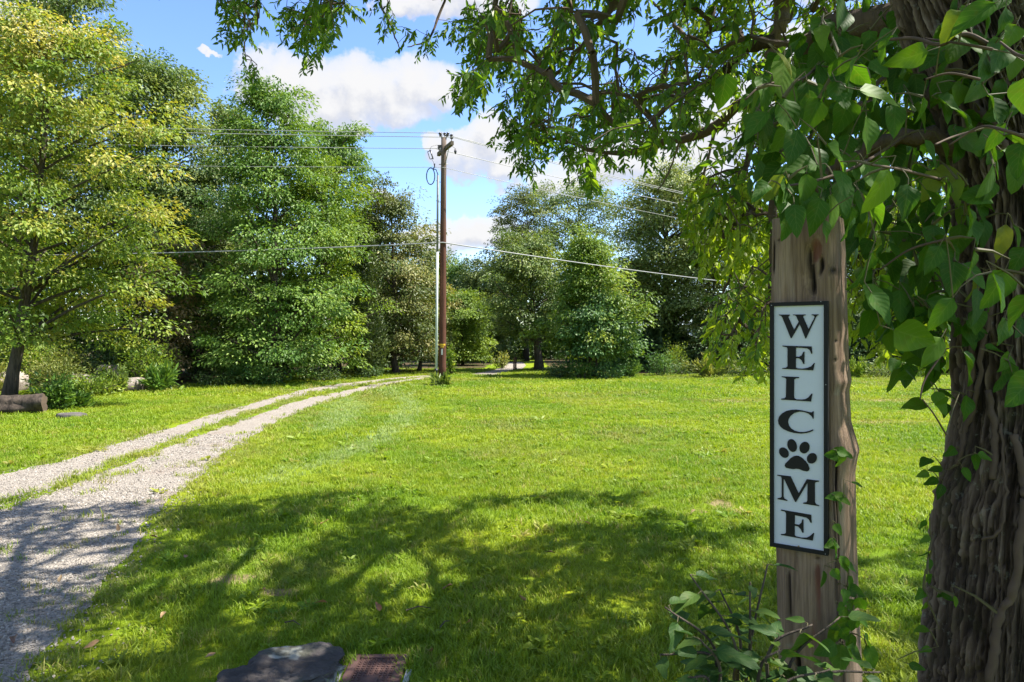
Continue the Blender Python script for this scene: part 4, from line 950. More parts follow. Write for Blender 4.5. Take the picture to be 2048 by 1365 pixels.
def sign():
    root = thing('welcome_sign', 'tall black-framed white WELCOME sign with a paw print for O', 'sign', (SC[0], SC[1], ZB)); org = np.array([SC[0], SC[1], ZB])
    WHITE = plain('sign_white', (.43,.46,.53), .5, .35, var=.13, scale=9); INK = plain('sign_black', (.008,.008,.009), .6, .2, var=.2)
    def P3(u, z, n): return SC*np.array([1,1,0])+SU*u+SN*n+np.array([0,0,z])
    A = np.array([SU, SN, [0,0,1.]])
    def part(nm, mb, mat, par=root): return obj(nm, mb.mesh(nm, org), mat, par)
    part('board', MB().box(P3(0, SC[2], -.002), (SW-.006, .008, SH-.006), A), WHITE)
    bw = .0092
    for s in (-1, 1):
        part('frame_rail', MB().box(P3(s*(SW/2-bw/2), SC[2], .0005), (bw, .016, SH), A), INK)
        part('frame_rail', MB().box(P3(0, SC[2]+s*(SH/2-bw/2), .0003), (SW-2*bw, .0155, bw), A), INK)
    def z1(p): return [(1530+x/5.057, 595+y/5.057) for x, y in p]
    def z2(p): return [(1530+x/5.057, 855+y/5.057) for x, y in p]
    def ell(cx, cy, rx, ry, rot): return [(cx+rx*math.cos(q)*math.cos(rot)-ry*math.sin(q)*math.sin(rot), cy+rx*math.cos(q)*math.sin(rot)+ry*math.sin(q)*math.cos(rot)) for q in np.linspace(0, 2*np.pi, 22, endpoint=False)]
    W_ = [(143,178),(255,178),(253,186),(243,192),(240,205),(297,333),(344,250),(318,194),(306,186),(286,184),(286,177),(413,177),(413,184),(392,188),(388,200),(443,325),(502,210),(503,195),(492,187),(474,184),(474,176),(543,176),(543,182),(528,190),(518,205),(417,420),(411,418),(354,275),(272,415),(263,415),(180,210),(168,192),(145,184)]
    E1 = [(180,491),(474,500),(481,573),(472,574),(455,535),(430,520),(395,515),(315,512),(315,603),(350,603),(375,588),(390,555),(401,553),(401,676),(390,676),(372,638),(350,620),(315,618),(315,712),(330,721),(380,724),(430,716),(470,700),(500,666),(506,668),(490,741),(178,726),(178,718),(215,714),(231,700),(231,520),(222,508),(180,499)]
    Ll = [(172,801),(347,809),(347,818),(310,823),(298,835),(296,1000),(300,1022),(320,1034),(370,1036),(410,1032),(440,1015),(474,976),(482,978),(468,1056),(167,1036),(167,1027),(200,1023),(214,1008),(218,830),(208,816),(172,808)]
    Cc = [(495,1155),(494,1228),(487,1229),(474,1203),(440,1177),(395,1160),(350,1158),(300,1170),(262,1200),(240,1235),(236,1265),(244,1297),(266,1328),(302,1350),(350,1363),(400,1364),(450,1352),(487,1337),(492,1346),(470,1360),(430,1373),(370,1380),(300,1374),(240,1358),(190,1335),(160,1310),(140,1280),(135,1248),(145,1210),(175,1175),(220,1150),(270,1139),(320,1137),(380,1145),(440,1160),(475,1166),(485,1155)]
    Mm = [(127,480),(262,496),(343,668),(425,525),(547,540),(547,549),(515,555),(507,567),(507,758),(520,778),(550,789),(548,797),(388,771),(388,762),(420,757),(431,742),(433,562),(316,756),(306,752),(198,525),(190,532),(190,700),(200,722),(230,737),(228,744),(130,726),(130,717),(160,713),(172,700),(172,515),(165,498),(127,488)]
    E2 = [(165,832),(470,885),(474,964),(464,964),(445,930),(420,912),(305,888),(303,978),(345,985),(370,965),(380,932),(391,932),(393,1064),(380,1064),(365,1030),(340,1004),(303,992),(303,1090),(315,1102),(370,1115),(420,1115),(455,1100),(490,1068),(499,1070),(485,1144),(165,1088),(165,1079),(200,1078),(215,1065),(217,870),(205,852),(165,841)]
    pad = [(320,287),(345,291),(375,308),(410,340),(440,380),(452,415),(448,436),(427,447),(390,440),(345,422),(320,419),(290,424),(250,418),(215,408),(202,390),(208,368),(235,340),(265,310),(295,292)]
    def glyph(name, polys, par=root):
        bm = bmesh.new()
        for pl in polys:
            uv = [on_sign(*q) for q in pl]; vs = [bm.verts.new(P3(u, z, .0015)-org) for u, z in uv]; f = bm.faces.new(vs); f.normal_update()
            if f.normal.dot(Vector(tuple(SN))) < 0: f.normal_flip()
            r = bmesh.ops.extrude_face_region(bm, geom=[f]); vv = [g for g in r['geom'] if isinstance(g, bmesh.types.BMVert)]
            bmesh.ops.translate(bm, verts=vv, vec=Vector(tuple(SN*.003)))
        bmesh.ops.triangulate(bm, faces=[f for f in bm.faces if len(f.verts) > 4]); bmesh.ops.recalc_face_normals(bm, faces=bm.faces[:])
        me = bpy.data.meshes.new(name); bm.to_mesh(me); bm.free(); return obj(name, me, INK, par)
    for nm, pl in (('letter', z1(W_)), ('letter', z1(E1)), ('letter', z1(Ll)), ('letter', z1(Cc)), ('letter', z2(Mm)), ('letter', z2(E2))): glyph(nm, [pl])
    paw = glyph('paw_print', [z2(pad)])
    for e in (ell(194,257,43,58,-.65), ell(277,185,46,67,-.32), ell(402,206,50,60,.28), ell(477,314,49,55,.55)): glyph('toe', [z2(e)], paw)
    u, z = on_sign(1530+342/5.057, 855+1205/5.057); part('screw', MB().tube([P3(u, z, .002), P3(u, z, .0045)], .0022, 10), plain('screw_brass', (.22,.14,.06), .4, .5, .5))
    for (x, y) in ((1545,612),(1643,604.5),(1653,770),(1652,1107)):
        u, z = on_sign(x, y); part('nail', MB().tube([P3(u, z, .006), P3(u, z, .0098)], .0011, 6), GREY)
sign()
# ================================================================== the shade tree overhead
RT = np.random.default_rng(77)
def trunk_bark_mat():
    m, t = new_mat('shade_tree_bark'); p = opos(t); mp = t.node('ShaderNodeMapping', {'Vector': p, 'Scale': (30,30,6)}).outputs[0]
    n = t.noise(mp, 1, 6, .65, dist=.5); n2 = t.noise(p, 9, 4, .6); f = attr(t, 'tone')
    c = ramp(t, f, [(0,(.016,.012,.009)),(.3,(.065,.047,.036)),(.6,(.165,.122,.094)),(1,(.32,.26,.21))])
    c = t.mix(t.m('MULTIPLY', t.rng(n, .3, .75), .5), c, (.095,.066,.050)); c = t.mix(t.m('MULTIPLY', t.rng(n2, .55, .7), .30), c, (.055,.060,.022))
    c = t.mix(t.m('MULTIPLY', t.rng(t.noise(p, 26, 5, .65), .60, .70), .6), c, (.20,.205,.17))
    finish(t, bsdf(t, c, .9, .2, bump(t, n, 1.0, .018))); return m
TB = np.array([1.62, 2.02, 0.0])
def limb(pts, n=None):
    """smooth a traced polyline of (px, py, depth)"""
    P = np.array([at(*q) for q in pts]); n = n or 8*len(P); s = np.linspace(0, len(P)-1, n); i = np.clip(s.astype(int), 0, len(P)-2); f = (s-i)[:,None]
    Pm = np.vstack([2*P[0]-P[1], P, 2*P[-1]-P[-2]]); a, b, c, d = Pm[i], Pm[i+1], Pm[i+2], Pm[i+3]
    return .5*((2*b)+(c-a)*f+(2*a-5*b+4*c-d)*f**2+(3*b-a-3*c+d)*f**3)
def L3(pts, n=24):
    P = np.array(pts, float); s = np.linspace(0, len(P)-1, n); i = np.clip(s.astype(int), 0, len(P)-2); f = (s-i)[:,None]
    Pm = np.vstack([2*P[0]-P[1], P, 2*P[-1]-P[-2]]); a, b, c, d = Pm[i], Pm[i+1], Pm[i+2], Pm[i+3]
    return .5*((2*b)+(c-a)*f+(2*a-5*b+4*c-d)*f**2+(3*b-a-3*c+d)*f**3)
shade = thing('shade_tree', 'big rough-barked tree wrapped in vines, its branches hanging over the lawn', 'tree', TB)
# trunk
zk = np.array([0,.15,.35,.6,.85,1.0,1.15,1.3,1.6,1.9,2.2,2.5,3.2,4.2,5.5,7.5]); lx = [1812,1822,1842,1862,1858,1858,1884,1894,1905,1893,1888,1868]
rk = np.array([.36,.335,.315,.30,.295,.29,.268,.258,.245,.235,.23,.225,.205,.18,.14,.07])
le = {0:1.22,.15:1.20,.35:1.185,.6:1.195,.85:1.185,1.0:1.19,1.15:1.222,1.3:1.236,1.6:1.252,1.9:1.240,2.2:1.235,2.5:1.14,3.2:1.10,4.2:1.0,5.5:.95,7.5:.9}
cyk = np.interp(zk, [0,2.5,4.2,7.5], [2.02,2.06,2.3,2.7]); lpx = np.array([1812,1818,1828,1838,1853,1858,1884,1896,1894,1894,1858,1785,1690,1560,1500,1450.])
cxk = 1.6*np.ones(16)
for _ in range(6): cxk = np.tan(np.arctan((lpx-CX)/FPX)+np.arcsin(rk*.98/np.hypot(cxk, cyk)))*cyk
zz = np.concatenate([np.linspace(0, 2.9, 440), np.linspace(2.95, 7.5, 50)]); na = 330; an = np.arange(na)*2*np.pi/na; an = an-.62*np.sin(an)+math.radians(231)
Cx, Cy, Rr = (np.interp(zz, zk, q) for q in (cxk, cyk, rk))
A2, Z2 = np.meshgrid(an, zz); cyl = np.stack([np.cos(A2).ravel(), np.sin(A2).ravel(), Z2.ravel()], 1)
w = fbm(cyl*np.array([3,3,1.6]), 5, 4)-.5
w5 = (fbm(cyl*np.array([4,4,3.2]), 6, 3)-.5)
r1_ = (1-np.abs(2*fbm(np.c_[cyl[:,:2]*12+w5[:,None]*2.2, cyl[:,2]*2.9+w*1.5], 9, 3, .5)-1)*2.2); r1_ = np.clip(r1_, 0, 1)
r2_ = np.clip(1-np.abs(2*fbm(np.c_[cyl[:,:2]*26+w5[:,None]*3.5, cyl[:,2]*6.0+w*3], 11, 3, .5)-1)*2.0, 0, 1)
fr = fbm(np.c_[cyl[:,:2]*19+w[:,None]*3, cyl[:,2]*7.5], 15, 4, .65)
fine = fbm(np.c_[cyl[:,:2]*60, cyl[:,2]*16], 19, 3, .65)
brk = np.clip((.47-fbm(np.c_[cyl[:,:2]*15+w5[:,None]*4, cyl[:,2]*20], 27, 3, .6))*7, 0, 1)
lump = fbm(cyl*np.array([1.6,1.6,2.0]), 25, 3)-.5
rad = np.repeat(Rr, na)*(1+.06*lump)-.024+.017*(r1_**1.6-.4)+.008*(r2_**1.4-.4)+.016*(fr-.5)+.015*(fine-.5)-.014*brk*r1_
Vt = np.stack([np.repeat(Cx, na)+np.cos(A2).ravel()*rad, np.repeat(Cy, na)+np.sin(A2).ravel()*rad, Z2.ravel()], 1)
k = (np.arange(len(zz)-1)[:,None]*na+np.arange(na)[None]).ravel(); kn = (np.arange(len(zz)-1)[:,None]*na+(np.arange(na)[None]+1) % na).ravel()
tone = np.clip(.02+.42*r1_**1.5+.30*r2_*(.4+.6*r1_)+.7*(fr-.5)+.9*(fine-.5)-.35*brk, 0, 1)
BARKT = trunk_bark_mat()
obj('trunk', MB().add(Vt, np.stack([k, kn, kn+na, k+na], 1), None, tone).mesh('trunk', TB, False), BARKT, shade)
def tax(z): return np.array([np.interp(z, zz, Cx), np.interp(z, zz, Cy), z])
LIMBS = [  # (points, r0, r1)
 (L3([tax(2.05)+[-.1,0,0], at(1815,268,2.05), at(1720,312,2.15), at(1660,345,2.3), at(1610,395,2.45)]), .030, .012),
 (L3([tax(3.0), [1.2,3.0,3.25], at(1568,-20,3.7), at(1560,60,3.75), at(1552,112,3.8), at(1560,190,3.85)]), .075, .03),
 (L3([at(1552,80,3.75), at(1490,100,3.9), at(1440,150,4.1), at(1370,188,4.4), at(1290,200,4.7), at(1225,245,5.0)]), .035, .010),
 (L3([tax(2.55), [1.25,2.8,2.75], at(1600,150,3.6), at(1530,192,4.1), at(1470,218,4.4), at(1415,266,4.7), at(1345,278,5.0), at(1280,302,5.2), at(1195,306,5.4), at(1148,284,5.6), at(1095,264,5.8)]), .055, .009),
 (L3([tax(3.6), [1.1,3.6,4.2], at(1250,-40,5.0), at(1195,55,5.2), at(1130,132,5.5), at(1080,180,5.7)]), .05, .010),
 (L3([at(1440,160,4.2), at(1350,50,4.7), at(1300,0,5.0)]), .02, .008),
 (L3([at(1430,262,4.6), at(1412,330,4.6), at(1398,400,4.6)], 14), .012, .005), (L3([at(1360,280,5.0), at(1340,340,5.0), at(1315,385,5.0)], 14), .010, .004),
 (L3([at(1530,190,4.0), at(1500,300,4.1), at(1470,430,4.2), at(1462,540,4.3), at(1440,610,4.4)], 24), .022, .006),
 (L3([at(1560,180,3.8), at(1545,420,3.6), at(1540,600,3.8), at(1490,628,4.0), at(1452,680,4.1)], 24), .022, .006),
 (L3([at(1640,250,3.2), at(1720,520,3.3), at(1740,600,3.5), at(1770,660,3.7)], 20), .016, .005),
 (L3([tax(4.2), [.5,4,5.0], [-.4,5.6,5.1], at(985,-30,6.2), at(985,60,6.2), at(960,140,6.2)], 36), .06, .006),
 (L3([[-.1,5.2,5.1], at(900,-30,6.6), at(860,75,6.6), at(815,95,6.5)], 20), .02, .004), (L3([at(860,-60,6.5), at(765,-10,6.4), at(785,60,6.3), at(800,100,6.3)], 20), .015, .004),
 (L3([tax(4.6), [.2,3.6,5.4], [-1.2,5.0,5.3], [-2.3,6.1,5.1], [-3.2,6.2,5.2]], 36), .055, .012), (L3([[-1.7,5.5,5.1], at(630,-30,6.0), at(625,70,5.9)], 16), .012, .004), (L3([[-2.3,6.1,5.1], at(492,-20,5.8), at(488,80,5.7), at(492,120,5.7)], 16), .012, .004),
 (L3([tax(4.0), [.6,2.3,4.8], [-.8,3.2,5.2], [-2.5,4.0,5.2], [-3.6,4.6,4.9]], 36), .055, .012), (L3([tax(5.0), [.4,2.6,6.0], [-1.4,2.8,6.2], [-2.8,2.6,6.0]], 30), .05, .012),
 (L3([tax(4.3), [2.2,3.6,5.2], [3.2,5.0,5.4], [4.2,6.2,5.0]], 30), .055, .012), (L3([tax(4.8), [2.4,1.6,5.8], [3.8,1.6,6.2], [5.0,2.0,6.0]], 30), .05, .012), (L3([tax(3.8), [1.9,4.4,4.6], [2.4,6.0,4.6], [2.6,6.8,4.3]], 30), .05, .01),
 (L3([tax(5.3), [1.6,.6,6.3], [1.6,-1.2,6.6]], 24), .05, .012), (L3([tax(4.9), [.8,4.0,6.0], [.9,5.6,6.2], [1.2,6.6,5.8]], 30), .05, .012), (L3([tax(6.5), [.6,3.2,7.6], [.2,3.6,8.4]], 20), .05, .015),
]
for (P, r0, r1) in LIMBS:
    n = len(P); j = np.r_[[[0,0,0]], RT.normal(size=(n-2,3))*r0*.22, [[0,0,0]]]
    obj('branch', MB().tube(P+j, np.linspace(r0, r1, n)*(1+.12*RT.normal(size=n)), 9, np.clip(.45+.12*RT.normal(), 0, 1)).mesh('branch', TB, True), BARKT, shade)
# where leaves hang (as seen) and where their shade falls on the lawn
CANOPY = [[(425,-5),(548,-5),(512,55),(497,118),(522,158),(502,178),(476,112),(458,60)], [(562,-5),(695,-5),(678,62),(652,78),(640,132),(600,132),(578,82),(566,40)],
 [(732,-5),(772,-5),(792,48),(815,88),(870,70),(925,38),(945,-5),(1048,-5),(1040,90),(1030,172),(962,192),(928,245),(900,215),(928,150),(952,100),(890,98),(800,108),(752,60)],
 [(1112,-130),(1095,90),(1052,140),(1030,198),(992,222),(998,290),(1036,340),(1050,378),(1080,332),(1112,342),(1132,402),(1160,420),(1190,380),(1250,350),(1290,370),(1330,332),(1396,345),(1378,430),(1412,500),(1470,560),(1432,650),(1436,700),(1500,735),(1540,690),(1700,560),(1720,640),(1800,735),(1880,720),(2060,700),(2060,-130)], [(-90,-130),(1112,-130),(1112,-70),(-90,-70)]]
HOLES = [(1305,85,44,34),(1215,60,22,26),(1150,60,16,22),(1100,200,20,26),(1300,150,26,16),(1460,330,26,20),(1230,300,24,10),(1160,330,20,12),(1182,160,28,20),(1335,240,26,24),(1425,285,40,24),(1245,130,18,22),(1120,240,16,26),(1390,60,16,14),(1275,255,20,14)]
SHADE = [(-400,1000),(60,1000),(120,1020),(200,1004),(330,1000),(400,990),(470,1008),(560,996),(640,990),(720,985),(790,1010),(850,1030),(930,1012),(1000,998),(1090,985),(1190,995),(1290,985),(1230,1025),(1300,1030),(1390,1040),(1420,1060),(1540,1065),(1700,1060),(1850,1060),(2048,1050),(2600,1040),(2600,1700),(-400,1700)]
FLECK = [(40,1122,60,10),(205,1255,40,18),(200,1125,25,6),(455,1150,42,16),(540,1105,38,14),(610,1060,40,8),(340,1010,30,10),(770,1152,42,14),(840,1160,48,14),(1060,1192,72,18),(1215,1220,28,9),(1795,1158,38,9),(1740,1080,50,20),(1020,1040,60,16),(300,1290,30,10),(690,1010,20,6),(1150,1035,80,10),(1440,1120,40,10),(1560,1100,60,14),(1000,1080,26,7)]
def in_canopy(q):
    r = np.zeros(len(q), bool)
    for pl in CANOPY: r |= inside(pl, q)
    for (x, y, a, b) in HOLES: r &= ~(((q[:,0]-x)/a)**2+((q[:,1]-y)/b)**2 < 1)
    return r
def shade_ok(P):
    Gd = P-S[None]*(P[:,2]/S[2])[:,None]; q = to_px(Gd); seen = (Gd[:,1] > 2.6) & (q[:,0] > -250) & (q[:,0] < 2300)
    ok = inside(SHADE, q)
    for (x, y, a, b) in FLECK: ok &= ~(((q[:,0]-x)/(a*1.35+18))**2+((q[:,1]-y)/(b*1.35+9))**2 < 1)
    return np.where(seen, ok, Gd[:,1] < 7.2)
def sample(n, lo, hi, cond):
    out = []; m = 0
    for _ in range(90):
        P = RT.uniform(lo, hi, (40000,3)); P = P[cond(P)]; out.append(P); m += len(P)
        if m >= n: break
    return np.concatenate(out)[:n]
def vis(P):
    q = to_px(P); return (P[:,1] > .4) & (q[:,0] > -90) & (q[:,0] < 2140) & (q[:,1] > -130) & (q[:,1] < 1400)
DR_ = np.array([-.06,0,-.20])
seen_lo = lambda P: vis(P) & in_canopy(to_px(P)) & in_canopy(to_px(P+DR_)) & shade_ok(P)
A_ = sample(1850, [-3.2,2.6,1.3], [4.5,7.4,5.2], lambda P: seen_lo(P) & ((to_px(P)[:,0] < 1420) | (RT.uniform(size=len(P)) < .45)))
# hanging tips at the far left of the canopy, kept by their traced outlines only
def tip(pl, d, n):
    out = []
    while len(out) < n:
        q = np.c_[RT.uniform(min(p[0] for p in pl), max(p[0] for p in pl), 400), RT.uniform(0, max(p[1] for p in pl), 400)]; out += list(q[inside(pl, q)])
    return np.array([at(x, y-26, d+RT.normal()*.12) for x, y in out[:n]])
TIPS = np.concatenate([tip(CANOPY[0], 5.75, 26), tip(CANOPY[1], 5.95, 38), tip(CANOPY[2], 6.3, 100), tip([(1000,200),(1110,130),(1110,330),(1050,370),(1000,290)], 5.7, 60)])
LOW = np.concatenate([tip([(1400,345),(1385,440),(1420,515),(1470,560),(1434,655),(1440,712),(1540,735),(1548,430),(1540,345)], 4.1, 150)+np.c_[np.zeros((150,1)), RT.normal(size=(150,1))*.25, np.zeros((150,1))], tip([(1690,450),(1880,450),(1890,745),(1765,690),(1700,600)], 3.3, 90)])
B_ = sample(1700, [-4.4,-2.0,3.3], [6.5,7.4,8.2], lambda P: ~vis(P) & shade_ok(P) & (np.linalg.norm((P-np.array([.8,3.0,5.6]))/np.array([5.2,4.8,3.2]), axis=1) < 1) & (RT.uniform(size=len(P)) < .9))
def over_shade(n, xm=4.0):
    out = []; m = 0
    for _ in range(60):
        q = np.c_[RT.uniform(-6.2, xm, 6000), RT.uniform(1.8, 6.7, 6000)]; q = np.c_[q, np.zeros(6000)]; P = q+S[None]*(RT.uniform(3.4, 6.8, 6000)/S[2])[:,None]
        P = P[shade_ok(P) & ~vis(P) & (P[:,0] > -4.0)]; out.append(P); m += len(P)
        if m > n: break
    return np.concatenate(out)[:n]
B_ = np.concatenate([B_, over_shade(1500), over_shade(420, -2.4)])
TIPS = np.concatenate([TIPS, LOW])
SPR = np.concatenate([A_, TIPS, B_]); hid = np.r_[np.zeros(len(A_)+len(TIPS), bool), np.ones(len(B_), bool)]; hang = np.zeros(len(A_)+len(TIPS), bool); hang[len(A_):] = True
print('sprays', len(A_), len(TIPS), len(B_))
seeds = np.concatenate([P for P, _, _ in LIMBS]); par, cnt, order = grow(seeds, SPR)
tw = MB()
for i in range(len(SPR)):
    a = SPR[par[i]] if par[i] >= 0 else seeds[-1-par[i]]; b = SPR[i]; ln = np.linalg.norm(b-a)
    if ln > 1.6: a = b+(a-b)/ln*.5
    mid = (a+b)/2+RT.normal(size=3)*.06*ln+np.array([0,0,.05*ln]); r1 = .0022*math.sqrt(cnt[i]); r0 = r1*1.25
    tw.tube([a, mid, b], [min(r0,.02), (r0+r1)/2 if r0 < .02 else .018, min(r1,.016)], 4, .4, cap=False)
def spray_leaves(C, hidden, big, hang=None):
    m = len(C); nl = 13; n = m*nl; i = np.repeat(np.arange(m), nl); s = np.tile(np.linspace(.08, 1, nl), m)
    D = nz(np.c_[RT.normal(size=m)*.7-.25, RT.normal(size=m)*.7, -.65-.5*RT.uniform(size=m)])
    if hang is not None: D = nz(np.where(hang[:,None], D*np.array([.45,.45,1.2]), D))
    ln = RT.uniform(.15, .30, m)*big
    side = nz(np.cross(D, RT.normal(size=(m,3)))); sg = np.where(np.tile(np.arange(nl), m) % 2, 1., -1.)[:,None]
    B = C[i]+D[i]*(s*ln[i])[:,None]+np.c_[np.zeros(n), np.zeros(n), .05*s*s]; T = nz(D[i]*.75+side[i]*sg*.8+RT.normal(size=(n,3))*.32+np.array([0,0,-.25]))
    N = nz(np.array([.15,0,.9])+RT.normal(size=(n,3))*.55); L = RT.uniform(.044, .072, n)*big; ct = RT.uniform(size=m)
    return B, T, N, L, L*RT.uniform(.33, .44, n), np.clip(.15+.4*ct[i]+.4*RT.uniform(size=n), 0, 1), C, D, ln
SHL = leaf_mat('shade_tree_leaf', [(0,(.020,.046,.010)),(.4,(.044,.094,.014)),(.75,(.092,.160,.018)),(1,(.19,.24,.028))], .44, (1.6,1.65,.45), .45, .35)
crown = MB(); fr_ = list(spray_leaves(SPR[~hid], False, 1.0, hang)); low_ = np.repeat(np.arange(int((~hid).sum())) >= int((~hid).sum())-len(LOW), 13); fr_[5] = np.where(low_, np.minimum(1, fr_[5]+.28), fr_[5]); rt_ = np.interp(to_px(fr_[0])[:,0], [1150,1500], [0,.22]); fr_[5] = np.clip(fr_[5]+rt_, 0, 1); fr_[4] = fr_[4]*np.where(low_, 1.3, 1.0); bk_ = spray_leaves(SPR[hid], True, 1.7)  # low and right-hand leaves toned lighter, sunlight put into their colour
for C, D, ln in (fr_[6:], bk_[6:]):
    for c, d_, l_ in zip(C, D, ln): tw.tube([c, c+d_*l_*.98+np.array([0,0,.04])], [.0028,.0012], 3, .4, cap=False)
stuff(obj('twigs', tw.mesh('twigs', TB), BARKT, shade))
B, T, N, L, W, tn = fr_[:6]; px_ = to_px(B); vis_ = (px_[:,0] > 0) & (px_[:,0] < 1650) & (px_[:,1] > 0) & (px_[:,1] < 740)
score = np.where(vis_, L/B[:,1], 0); pick = np.zeros(len(B), bool); pick[np.argsort(-score)[:260]] = True
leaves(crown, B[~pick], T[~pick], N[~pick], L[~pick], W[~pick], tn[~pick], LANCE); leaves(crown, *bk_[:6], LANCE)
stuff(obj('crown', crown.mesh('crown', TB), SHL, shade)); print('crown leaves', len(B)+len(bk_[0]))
def frame_matrix(b, t_, n_, org, L_, W_=None):
    t_ = nz(t_); n_ = nz(n_-t_*np.dot(n_, t_)); s_ = np.cross(n_, t_); W_ = W_ or L_; b = np.asarray(b)-org
    return Matrix(((t_[0]*L_, s_[0]*W_, n_[0]*L_, b[0]), (t_[1]*L_, s_[1]*W_, n_[1]*L_, b[1]), (t_[2]*L_, s_[2]*W_, n_[2]*L_, b[2]), (0,0,0,1)))
lance_me = []
for k in range(5):
    mb = MB(); v = LANCE[0].copy(); v[:,2] *= .5+.4*k; mb.add(v, LANCE[1], None, .2+.16*k); me = mb.mesh('leaf'); me.materials.append(SHL); lance_me.append(me)
for i in np.where(pick)[0]: obj('leaf', lance_me[RT.integers(5)], None, shade, frame_matrix(B[i], T[i], N[i], TB, L[i], W[i]))

# ================================================================== broad leaves (vine, sapling)
def broad_leaf(name, rng, wid=.62, tipp=1.0, curl=.12, fold=.18, wave=.03, tone=.5):
    nu, nv = 7, 4; V = []; us = np.linspace(0, 1, nu+1)
    for u in us:
        hw_ = wid/2*np.sin(np.pi*min(1, u**.62))**.85*(1-.25*u) if 0 < u < 1 else .0
        if u > .78: hw_ = wid/2*.60*((1-u)/.22)**tipp
        for v in np.linspace(-1, 1, nv+1):
            z = fold*abs(v)*hw_-curl*u*u+wave*math.sin(u*9+v*2+tone*7)*abs(v); V.append((u, v*hw_, z))
    V = np.array(V); q = []; m = nv+1
    for a in range(nu):
        for b in range(nv): i = a*m+b; q.append((i, i+1, i+m+1, i+m))
    me = mesh_np(name, V, [np.array(q)], True, {'tone': np.full(len(V), tone), 'lu': np.repeat(us, m), 'lv': np.tile(np.linspace(-1, 1, m), nu+1)})
    return me
def broad_mat(name, stops, trans=.42, rough=.55):
    m, t = new_mat(name); tone = attr(t, 'tone'); u = attr(t, 'lu'); v = attr(t, 'lv'); rnd = t.node('ShaderNodeObjectInfo').outputs['Random']
    av = t.m('ABSOLUTE', v); w_ = t.m('FRACT', t.m('MULTIPLY', t.m('SUBTRACT', u, t.m('MULTIPLY', av, .30)), 6.5))
    vein = t.m('MAXIMUM', t.rng(t.m('ABSOLUTE', t.m('SUBTRACT', w_, .5)), 0, .09, 1, 0), t.rng(av, 0, .07, 1, 0))
    c = ramp(t, t.m('ADD', t.m('MULTIPLY', tone, .5), t.m('MULTIPLY', rnd, .5)), stops); blot = t.noise(opos(t), 4.0, 4, .6)
    c = t.mix(t.m('MULTIPLY', t.rng(blot, .55, .72), .35), c, (.10,.12,.02)); cv = t.mix(t.m('MULTIPLY', vein, .26), c, (.17,.24,.07))
    h = t.m('SUBTRACT', t.m('MULTIPLY', t.rng(t.m('ABSOLUTE', t.m('SUBTRACT', w_, .5)), 0, .5), .8), vein)
    d = bsdf(t, cv, rough, .16, bump(t, h, .06, .02)); tr = t.node('ShaderNodeBsdfTranslucent', {'Color': t.mix(1.0, cv, (1.55,1.5,.4), 'MULTIPLY')}).outputs[0]
    finish(t, t.node('ShaderNodeMixShader', {0: trans, 1: d, 2: tr}).outputs[0]); return m
VINEL = broad_mat('vine_leaf', [(0,(.022,.066,.009)),(.5,(.050,.130,.012)),(.85,(.100,.190,.016)),(1,(.20,.21,.03))]); SAPL = broad_mat('sapling_leaf', [(0,(.020,.055,.016)),(.5,(.036,.085,.020)),(1,(.075,.125,.020))], .35)
RB = np.random.default_rng(9)
def leaf_set(mat, n, **kw):
    o = []
    for k in range(n):
        kw2 = dict(kw); kw2['wid'] = kw['wid']*RB.uniform(.78, 1.2); kw2['tipp'] = kw['tipp']*RB.uniform(.8, 1.25); me = broad_leaf('leaf', RB, tone=RB.uniform(), curl=RB.uniform(.02, .26), fold=RB.uniform(.05, .4), wave=RB.uniform(.01, .06), **kw2); me.materials.append(mat); o.append(me)
    return o
VM_ = leaf_set(VINEL, 14, wid=.72, tipp=1.25); SM_ = leaf_set(SAPL, 7, wid=.50, tipp=1.1)
VINEB = plain('vine_wood', (.085,.060,.045), .9, .2, var=.4, scale=25); GREENST = plain('green_stem', (.085,.075,.030), .7, var=.3)
vine = thing('climbing_vine', 'large-leaved climbing vine covering the trunk and reaching over the post', 'vine', TB+np.array([-.3,-.2,0]))
VO = np.array(vine.location)
def on_trunk(px, py, lift=.012):
    """first hit of the pixel ray on the trunk"""
    r = np.array([(px-CX)/FPX, 1.0, (CY-py)/FPX]); best = None
    for d in np.linspace(1.2, 2.4, 400):
        P = np.array([0,0,CAM_H])+r*d; c = tax(np.clip(P[2], 0, 7)); R_ = np.interp(P[2], zz, Rr)
        if math.hypot(P[0]-c[0], P[1]-c[1]) < R_+lift: return P
    return np.array([0,0,CAM_H])+r*1.85
STEMS = [([(2052,1000),(2040,1080),(2028,1180),(2000,1230),(1990,1290),(1980,1365)], .011), ([(2030,870),(2046,960),(2052,1000)], .010), ([(1905,60),(1912,110),(1930,180),(1965,230),(1990,260),(2010,300)], .012),
         ([(1960,420),(1985,560),(1965,700),(1950,810),(1925,870)], .007), ([(2000,850),(2012,980),(2000,1060),(1965,1080)], .004), ([(1935,720),(1930,860),(1915,930)], .006), ([(1940,600),(1945,760),(1930,830)], .008), ([(1975,780),(1990,880),(1985,960)], .009)]
sv = []
for pts, r in STEMS:
    P = L3([on_trunk(x, y, .008) for x, y in pts], 6*len(pts)); sv.append(P); obj('stem', MB().tube(P+RB.normal(size=P.shape)*.002, r*(1+.1*RB.normal(size=len(P))), 8).mesh('stem', VO, True), VINEB, vine)
